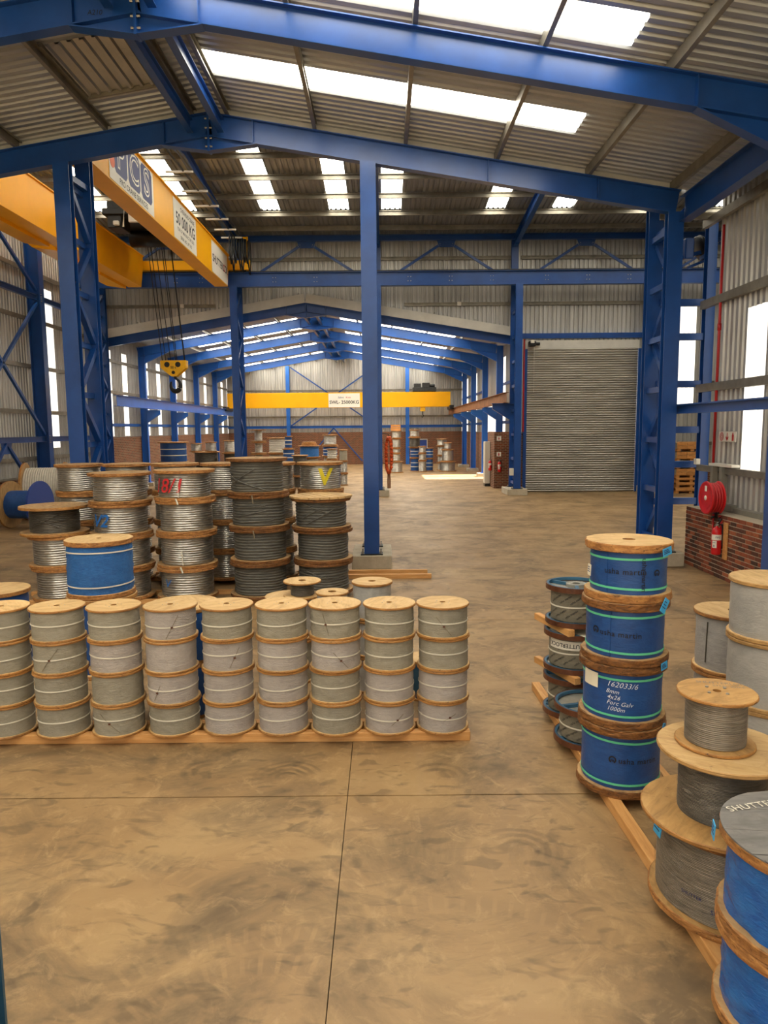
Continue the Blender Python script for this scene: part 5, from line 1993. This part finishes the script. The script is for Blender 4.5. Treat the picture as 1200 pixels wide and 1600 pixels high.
for k, R in enumerate((0.42, 0.36)):
    link('lid_layer', flange_mesh(R, 0.09, 'old_top', 'old_rim', 0.04), o, (0, 0, k * 0.09))
# small items on top of the wire stacks and in the distance
o = empty('wooden_crate', (0.85, 49.0, 2.87), 'orange wooden crate on top of the distant stack by the sling', 'crate')
for k in range(3):
    MB().box(-0.32, 0.32, -0.26, -0.235, k * 0.14, k * 0.14 + 0.125).build('slat', 'pallet_wood', o)
    MB().box(-0.32, 0.32, 0.235, 0.26, k * 0.14, k * 0.14 + 0.125).build('slat', 'pallet_wood', o)
for s in (-1, 1):
    MB().box(s * 0.32 - 0.012, s * 0.32 + 0.012, -0.235, 0.235, 0, 0.41).build('side', 'pallet_wood', o)
MB().box(-0.31, 0.31, -0.235, 0.235, 0.0, 0.02).build('base', 'pallet_wood', o)

# orange lifting sling hanging at the rear middle column
sl = empty('lifting_sling', (0.24, 32.35, 0.25), 'bundle of orange lifting sling hanging beside the middle column', 'sling')
for s in (-1, 1):
    pts, rr = [], []
    for i in range(46):
        f_ = i / 45
        pts.append((s * (0.075 + 0.05 * math.sin(f_ * 3.1)) * min(1, 0.3 + f_ * 5, (1 - f_) * 6 + 0.15), 0.02 * math.sin(i * 1.3), 2.38 - f_ * 1.65))
        rr.append(0.075 + 0.022 * math.sin(i * 2.4))
    MB().tube(pts, rr, 8).build('strand', 'orange_sling', sl, True)
m = MB()
for s in (-1, 1):
    m.tube([(s * 0.03, 0, 0.75), (s * 0.045, 0.02, 0.4), (s * 0.04, 0, 0.05)], 0.038, 7)
m.build('tail', 'rust_beam', sl, True)
m = MB()
m.tube([(0, 0, 2.42), (0, 0, 2.5), (-0.12, 0.0, 2.53), (-0.34, 0.0, 2.53)], 0.02, 6)
m.build('hanger', 'dark_iron', sl)

# ================================================================== WALL FITTINGS, RIGHT
def extinguisher(label, x, y, z, ang, s=1.0):
    e = empty('fire_extinguisher', (x, y, z), label, 'extinguisher', 'fire extinguishers', rz=ang)
    e.scale = (s, s, s)
    m = MB()
    m.lathe([(0.0, 0.0), (0.07, 0.0), (0.083, 0.015), (0.085, 0.04), (0.085, 0.40), (0.078, 0.45), (0.055, 0.485), (0.025, 0.50), (0.025, 0.53), (0.0, 0.53)], 24)
    m.build('cylinder', 'fire_red', e, True)
    m = MB()
    m.lathe([(0.0, 0.525), (0.03, 0.525), (0.03, 0.555), (0.0, 0.56)], 12)
    m.bar((0, 0.0, 0.565), (0.0, -0.12, 0.60), 0.02, 0.012)
    m.bar((0, 0.0, 0.56), (0.0, -0.11, 0.56), 0.02, 0.012)
    m.build('valve', 'bolt_steel', e)
    m = MB()
    m.tube([(0.0, 0.02, 0.545), (0.07, 0.0, 0.55), (0.098, -0.01, 0.48), (0.10, -0.02, 0.2), (0.098, -0.02, 0.12)], 0.013, 8)
    m.build('hose', 'black_rubber', e, True)
    m = MB()
    m.lathe([(0.0862, 0.27), (0.0862, 0.37)], 40)
    m.f = [f for f in m.f if -2.9 < math.atan2(m.v[f[0]][1], m.v[f[0]][0]) < -0.2]
    m.build('label_band', 'sign_white', e)
    m = MB()
    m.lathe([(0.0862, 0.13), (0.0862, 0.26)], 40)
    m.f = [f for f in m.f if -2.6 < math.atan2(m.v[f[0]][1], m.v[f[0]][0]) < -1.6]
    lb = m.build('instruction_label', 'sign_white', e)
    m = MB()
    cyl_text(m, 'B', 0.087, -2.1, 0.165, 0.055, 0.01)
    cyl_text(m, 'ABC', 0.087, -2.1, 0.225, 0.03, 0.004)
    cyl_text(m, 'FIRE', 0.087, -1.35, 0.32, 0.05, 0.004)
    m.build('lettering', 'ink_navy', lb)
    return e


MB().cbox(6.585, 6.612, 13.50, 13.66, 0.42, 1.14, 0.004).build('backing_board', 'timber')
setp(bpy.data.objects['backing_board'], 'narrow pale wooden board on the brick wall behind the extinguisher', 'board')
extinguisher('red fire extinguisher on the low brick wall under the hose reel', 6.49, 13.72, 0.50, -0.35, 1.08)

hr = empty('fire_hose_reel', (6.42, 14.08, 1.58), 'red fire hose reel at the end of the low brick wall', 'hose reel')
piv = Matrix.Rotation(-PI / 2, 4, 'Y')


def hr_part(m, name, mat, smooth=True):
    q = m.build(name, mat, hr, smooth)
    q.matrix_local = piv
    return q


m = MB()
m.lathe([(0.0, 0.012), (0.06, 0.014), (0.10, 0.004), (0.27, 0.004), (0.30, 0.018), (0.325, 0.012), (0.33, -0.006), (0.32, -0.016), (0.06, -0.016)], 48)
hr_part(m, 'front_disc', 'fire_red')
m = MB()
m.lathe([(0.06, -0.25), (0.32, -0.25), (0.33, -0.24), (0.32, -0.225), (0.06, -0.225)], 48)
hr_part(m, 'rear_disc', 'fire_red')
for k in range(4):
    m = MB()
    zc = -0.04 - k * 0.052
    m.lathe([(0.275 + 0.026 * math.cos(a), zc + 0.026 * math.sin(a)) for a in [i * PI / 4 for i in range(8)]], 44, closed=True)
    hr_part(m, 'hose_coil', 'pipe_red')
m = MB()
m.lathe([(0.0, 0.022), (0.045, 0.022), (0.05, 0.012)], 20)
hr_part(m, 'hub_cap', 'sign_white')
for k in range(3):
    m = MB()
    a0 = -0.5 + k * 2.09
    m.lathe([(0.20, 0.0055), (0.235, 0.0055)], 60)
    m.f = [f for f in m.f if abs(((math.atan2(m.v[f[0]][1], m.v[f[0]][0]) - a0 + PI) % (2 * PI)) - PI) < 0.35]
    hr_part(m, 'slot', 'pipe_red', False)
m = MB()
m.box(-0.016, -0.012, -0.045, 0.045, 0.13, 0.24)
m.build('instruction_label', 'sign_white', hr)
m = MB()
m.box(0.18, 0.26, -0.1, 0.1, -0.4, 0.05)
m.tube([(0.02, 0, 0), (0.28, 0, 0)], 0.035, 10)
m.build('bracket', 'dark_iron', hr)
m = MB()
m.tube([(0.15, -0.02, -0.32), (0.15, -0.02, -0.62), (0.15, -0.30, -0.66), (0.15, -0.36, -0.6), (0.15, -0.36, -0.42), (0.17, -0.25, -0.34)], 0.022, 8)
m.build('supply_pipe', 'pipe_red', hr, True)
m = MB()
m.tube([(0.15, -0.30, -0.36), (0.08, -0.36, -0.40), (0.12, -0.42, -0.38), (0.05, -0.48, -0.44)], 0.02, 7)
m.tube([(0.15, -0.1, -0.36), (0.05, -0.15, -0.38)], 0.024, 7)
m.build('nozzle', 'dark_iron', hr, True)

m = MB()
m.tube([(7.03, 15.16, 2.22), (7.03, 15.16, 7.1)], 0.028, 10)
m.tube([(7.03, 15.16, 4.98), (7.03, 15.16, 5.12)], 0.04, 10)
setp(m.build('sprinkler_pipe', 'pipe_red', None, True), 'thin red fire pipe running up the ribbed right wall', 'pipe')

o = MB().cbox(-0.05, 0.05, -0.06, 0.06, 0.0, 0.13, 0.01).build('junction_box', 'sign_white', None, loc=(7.03, 15.95, 2.145))
setp(o, 'small white box on the girt end above the hose reel', 'box')
# fire sign with three symbols
fs_ = empty('fire_sign', (7.06, 14.66, 2.78), 'white sign with red hose, arrow and extinguisher symbols on the right wall', 'sign')
MB().box(0.0, 0.01, -0.36, 0.36, -0.105, 0.105).build('panel', 'sign_white', fs_)
for r0, r1 in ((0.075, 0.088), (0.05, 0.062), (0.022, 0.036)):
    m = MB()
    vs, fs = [], []
    for i in range(25):
        a = 2 * PI * i / 24
        vs += [(-0.003, 0.235 + r0 * math.cos(a), r0 * math.sin(a)), (-0.003, 0.235 + r1 * math.cos(a), r1 * math.sin(a))]
    m.add(vs, [(2 * i, 2 * i + 1, 2 * i + 3, 2 * i + 2) for i in range(24)])
    m.build('hose_symbol', 'ink_red', fs_)
m = MB()
plate_x(m, [(-0.012, 0.08), (0.012, 0.08), (0.012, -0.03), (0.055, 0.01), (0.055, -0.025), (0.0, -0.085), (-0.055, -0.025), (-0.055, 0.01), (-0.012, -0.03)], -0.004, -0.002)
m.build('arrow', 'ink_red', fs_)
m = MB()
plate_x(m, [(-0.275, -0.085), (-0.20, -0.085), (-0.20, 0.03), (-0.22, 0.05), (-0.22, 0.08), (-0.255, 0.08), (-0.255, 0.05), (-0.275, 0.03)], -0.004, -0.002)
m.build('extinguisher_symbol', 'ink_red', fs_)

# cable drum and bracket high on the right
cd = empty('cable_drum', (7.22, 16.62, 6.98), 'dark cable drum on a bracket high beside the right column', 'cable drum')
m = MB()
m.lathe([(0.0, 0.05), (0.28, 0.05), (0.30, 0.03), (0.2, 0.02), (0.2, -0.02), (0.30, -0.03), (0.28, -0.05), (0.0, -0.05)], 28)
q = m.build('drum', 'dark_iron', cd, True)
q.matrix_local = Matrix.Rotation(PI / 2 - 0.4, 4, 'Y')
m = MB()
m.cbox(-0.42, -0.22, -0.15, 0.15, -0.25, 0.2, 0.02)
m.build('motor_box', 'blue_steel', cd)
m = MB()
m.bar((-0.95, 0, -0.35), (0.2, 0, -0.02), 0.08, 0.08)
m.bar((0.03, -0.36, -0.2), (0.03, 0.05, -0.2), 0.08, 0.08)
m.bar((-0.3, 0, -0.42), (0.25, 0, -0.2), 0.06, 0.06)
m.build('bracket', 'blue_steel', cd)
m = MB()
m.tube([(-0.6 + 0.1 * math.cos(a), 0, 0.02 + 0.1 * math.sin(a)) for a in [i * PI / 8 for i in range(17)]], 0.018, 6)
m.tube([(-0.5, 0, -0.06), (-0.35, 0, -0.12), (-0.1, 0, -0.14), (0.2, 0, -0.1)], 0.018, 6)
m.build('loose_cable', 'black_rubber', cd)
m = MB()
m.cee((5.98, 15.9, 7.47), (7.2, 15.9, 7.47), 0.14, 0.08, 0.01)
setp(m.build('cross_purlin', 'purlin_steel'), 'short galvanised cross purlin above the right lattice column', 'purlin')

# ================================================================== PALLETS, REAR RIGHT
PL = [(0.0, 0.27), (0.27, 0.50), (0.50, 0.71), (0.71, 1.12), (1.12, 1.44), (1.44, 1.88), (1.88, 2.31)]
PNM = ['pallet on the floor at the bottom of the rear right stack', 'second pallet from the floor in the rear right stack', 'third pallet from the floor in the rear right stack',
       'slatted crate fourth from the floor in the rear right stack', 'slatted crate fifth from the floor in the rear right stack', 'slatted crate second from the top of the rear right stack',
       'topmost crate of the rear right stack']
for (z0, z1), nm in zip(PL, PNM):
    p = empty('pallet' if z1 - z0 < 0.3 else 'wooden_crate', (13.78 + random.uniform(-.03, .03), 32.3, z0), nm, 'pallet' if z1 - z0 < 0.3 else 'crate', 'pallets by the rear wall')
    h = z1 - z0 - 0.004
    for s in (-0.6, 0.0, 0.6):
        MB().cbox(s - 0.07, s + 0.07, -0.5, 0.5, 0.0, 0.10, 0.005).build('bearer', 'pallet_wood', p)
    MB().box(-0.69, 0.69, -0.52, 0.52, 0.10, 0.125).build('deck', 'pallet_wood', p)
    nrow = max(1, int((h - 0.13) / 0.13))
    rh = (h - 0.13) / nrow
    for r_ in range(nrow):
        za = 0.128 + r_ * rh
        for a, b in ((-0.69, -0.24), (-0.23, 0.28), (0.29, 0.69)):
            MB().cbox(a, b, -0.53, -0.505, za, za + rh - 0.012, 0.004).build('board', 'pallet_wood', p)
            MB().cbox(a, b, 0.505, 0.53, za, za + rh - 0.012, 0.004).build('board', 'pallet_wood', p)
    if h > 0.3:
        MB().box(-0.68, 0.68, -0.5, 0.5, 0.125, h - 0.03).build('load', 'grey_wood', p)
    else:
        MB().box(-0.69, 0.69, -0.5, 0.5, h - 0.03, h).build('deck', 'pallet_wood', p)

# ================================================================== FAR HALL FITTINGS
bx = empty('wall_cubicle', (5.5, 35.35, 0), 'short brick return wall at the entrance of the far hall', None, None, 'structure')
MB().box(0.0, 0.98, 0.0, 0.23, 0, 2.8).build('brick_return', 'brickwork_far', bx)
MB().box(0.0, 0.12, 0.23, 2.2, 0, 2.8).build('brick_return', 'brickwork_far', bx)
for z, nm, sy in ((2.48, 'small white sign with a red arrow on the brick return', 0), (1.70, 'small white sign with an extinguisher symbol on the brick return', 1)):
    s_ = empty('fire_sign', (5.72, 35.33, z), nm, 'sign', 'small fire signs')
    MB().box(-0.11, 0.11, -0.01, 0.0, -0.11, 0.11).build('panel', 'sign_white', s_)
    m = MB()
    if sy == 0:
        plate(m, [(-0.015, 0.07), (0.015, 0.07), (0.015, -0.01), (0.05, -0.01), (0.0, -0.075), (-0.05, -0.01), (-0.015, -0.01)], -0.014, -0.011)
    else:
        plate(m, [(-0.03, -0.075), (0.03, -0.075), (0.03, 0.03), (0.012, 0.05), (0.012, 0.075), (-0.012, 0.075), (-0.012, 0.05), (-0.03, 0.03)], -0.014, -0.011)
    m.build('symbol', 'ink_red', s_)
extinguisher('red extinguisher hanging on the front of the far brick return', 5.74, 35.24, 0.83, 0.0)
extinguisher('red extinguisher beside the grey cabinet in the far hall', 5.405, 36.1, 0.85, -0.6)
ec = empty('electric_cabinet', (5.35, 36.9, 0.0), 'tall grey electrical cabinet beside the far brick return', 'cabinet')
MB().cbox(-0.13, 0.13, -0.3, 0.3, 0.15, 2.3, 0.01).build('body', 'cabinet', ec)
MB().cbox(-0.14, -0.132, -0.27, 0.27, 0.2, 1.2, 0.003).build('door', 'cabinet', ec)
MB().cbox(-0.14, -0.132, -0.27, 0.27, 1.25, 2.25, 0.003).build('door', 'cabinet', ec)
MB().box(-0.12, 0.12, -0.28, 0.28, 0.0, 0.15).build('plinth', 'dark_iron', ec)
# grey junction box and conduits on the column by the roller door
jb = MB().cbox(-0.09, 0.09, -0.05, 0.05, -0.16, 0.16, 0.01).build('junction_box', 'cabinet', None, loc=(5.68, 31.55, 1.05))
setp(jb, 'small grey junction box low on the column by the roller door', 'box')
for k, (x, mt) in enumerate(((6.38, 'flashing'), (6.47, 'pipe_red'), (6.30, 'flashing'))):
    m = MB()
    m.tube([(x, 33.1, 2.8), (x, 33.1, 7.0)], 0.035, 8)
    o = m.build('conduit', mt)
    setp(o, ('middle grey conduit beside the roller door', 'red pipe beside the roller door', 'left grey conduit beside the roller door')[k], 'pipe')
# small security lamps on the rear wall girt
for k, (x, z) in enumerate(((-9.1, 8.62), (3.5, 8.62))):
    o = empty('wall_lamp', (x, 33.2, z), ('small white lamp on the rear wall above the hook', 'small white lamp on the rear wall right of the middle column')[k], 'lamp', 'rear wall lamps')
    MB().cbox(-0.09, 0.09, -0.06, 0.02, -0.09, 0.09, 0.02).build('housing', 'sign_white', o)
    MB().cbox(-0.03, 0.03, 0.0, 0.12, -0.03, 0.03, 0.01).build('bracket', 'grey_frame', o)

# make every closed mesh face outwards
for me in bpy.data.meshes:
    if me.users and len(me.polygons) < 60000 and not me.name.startswith(('roof_sheeting', 'wall_sheeting', 'translucent', 'curtain')):
        orient(me)
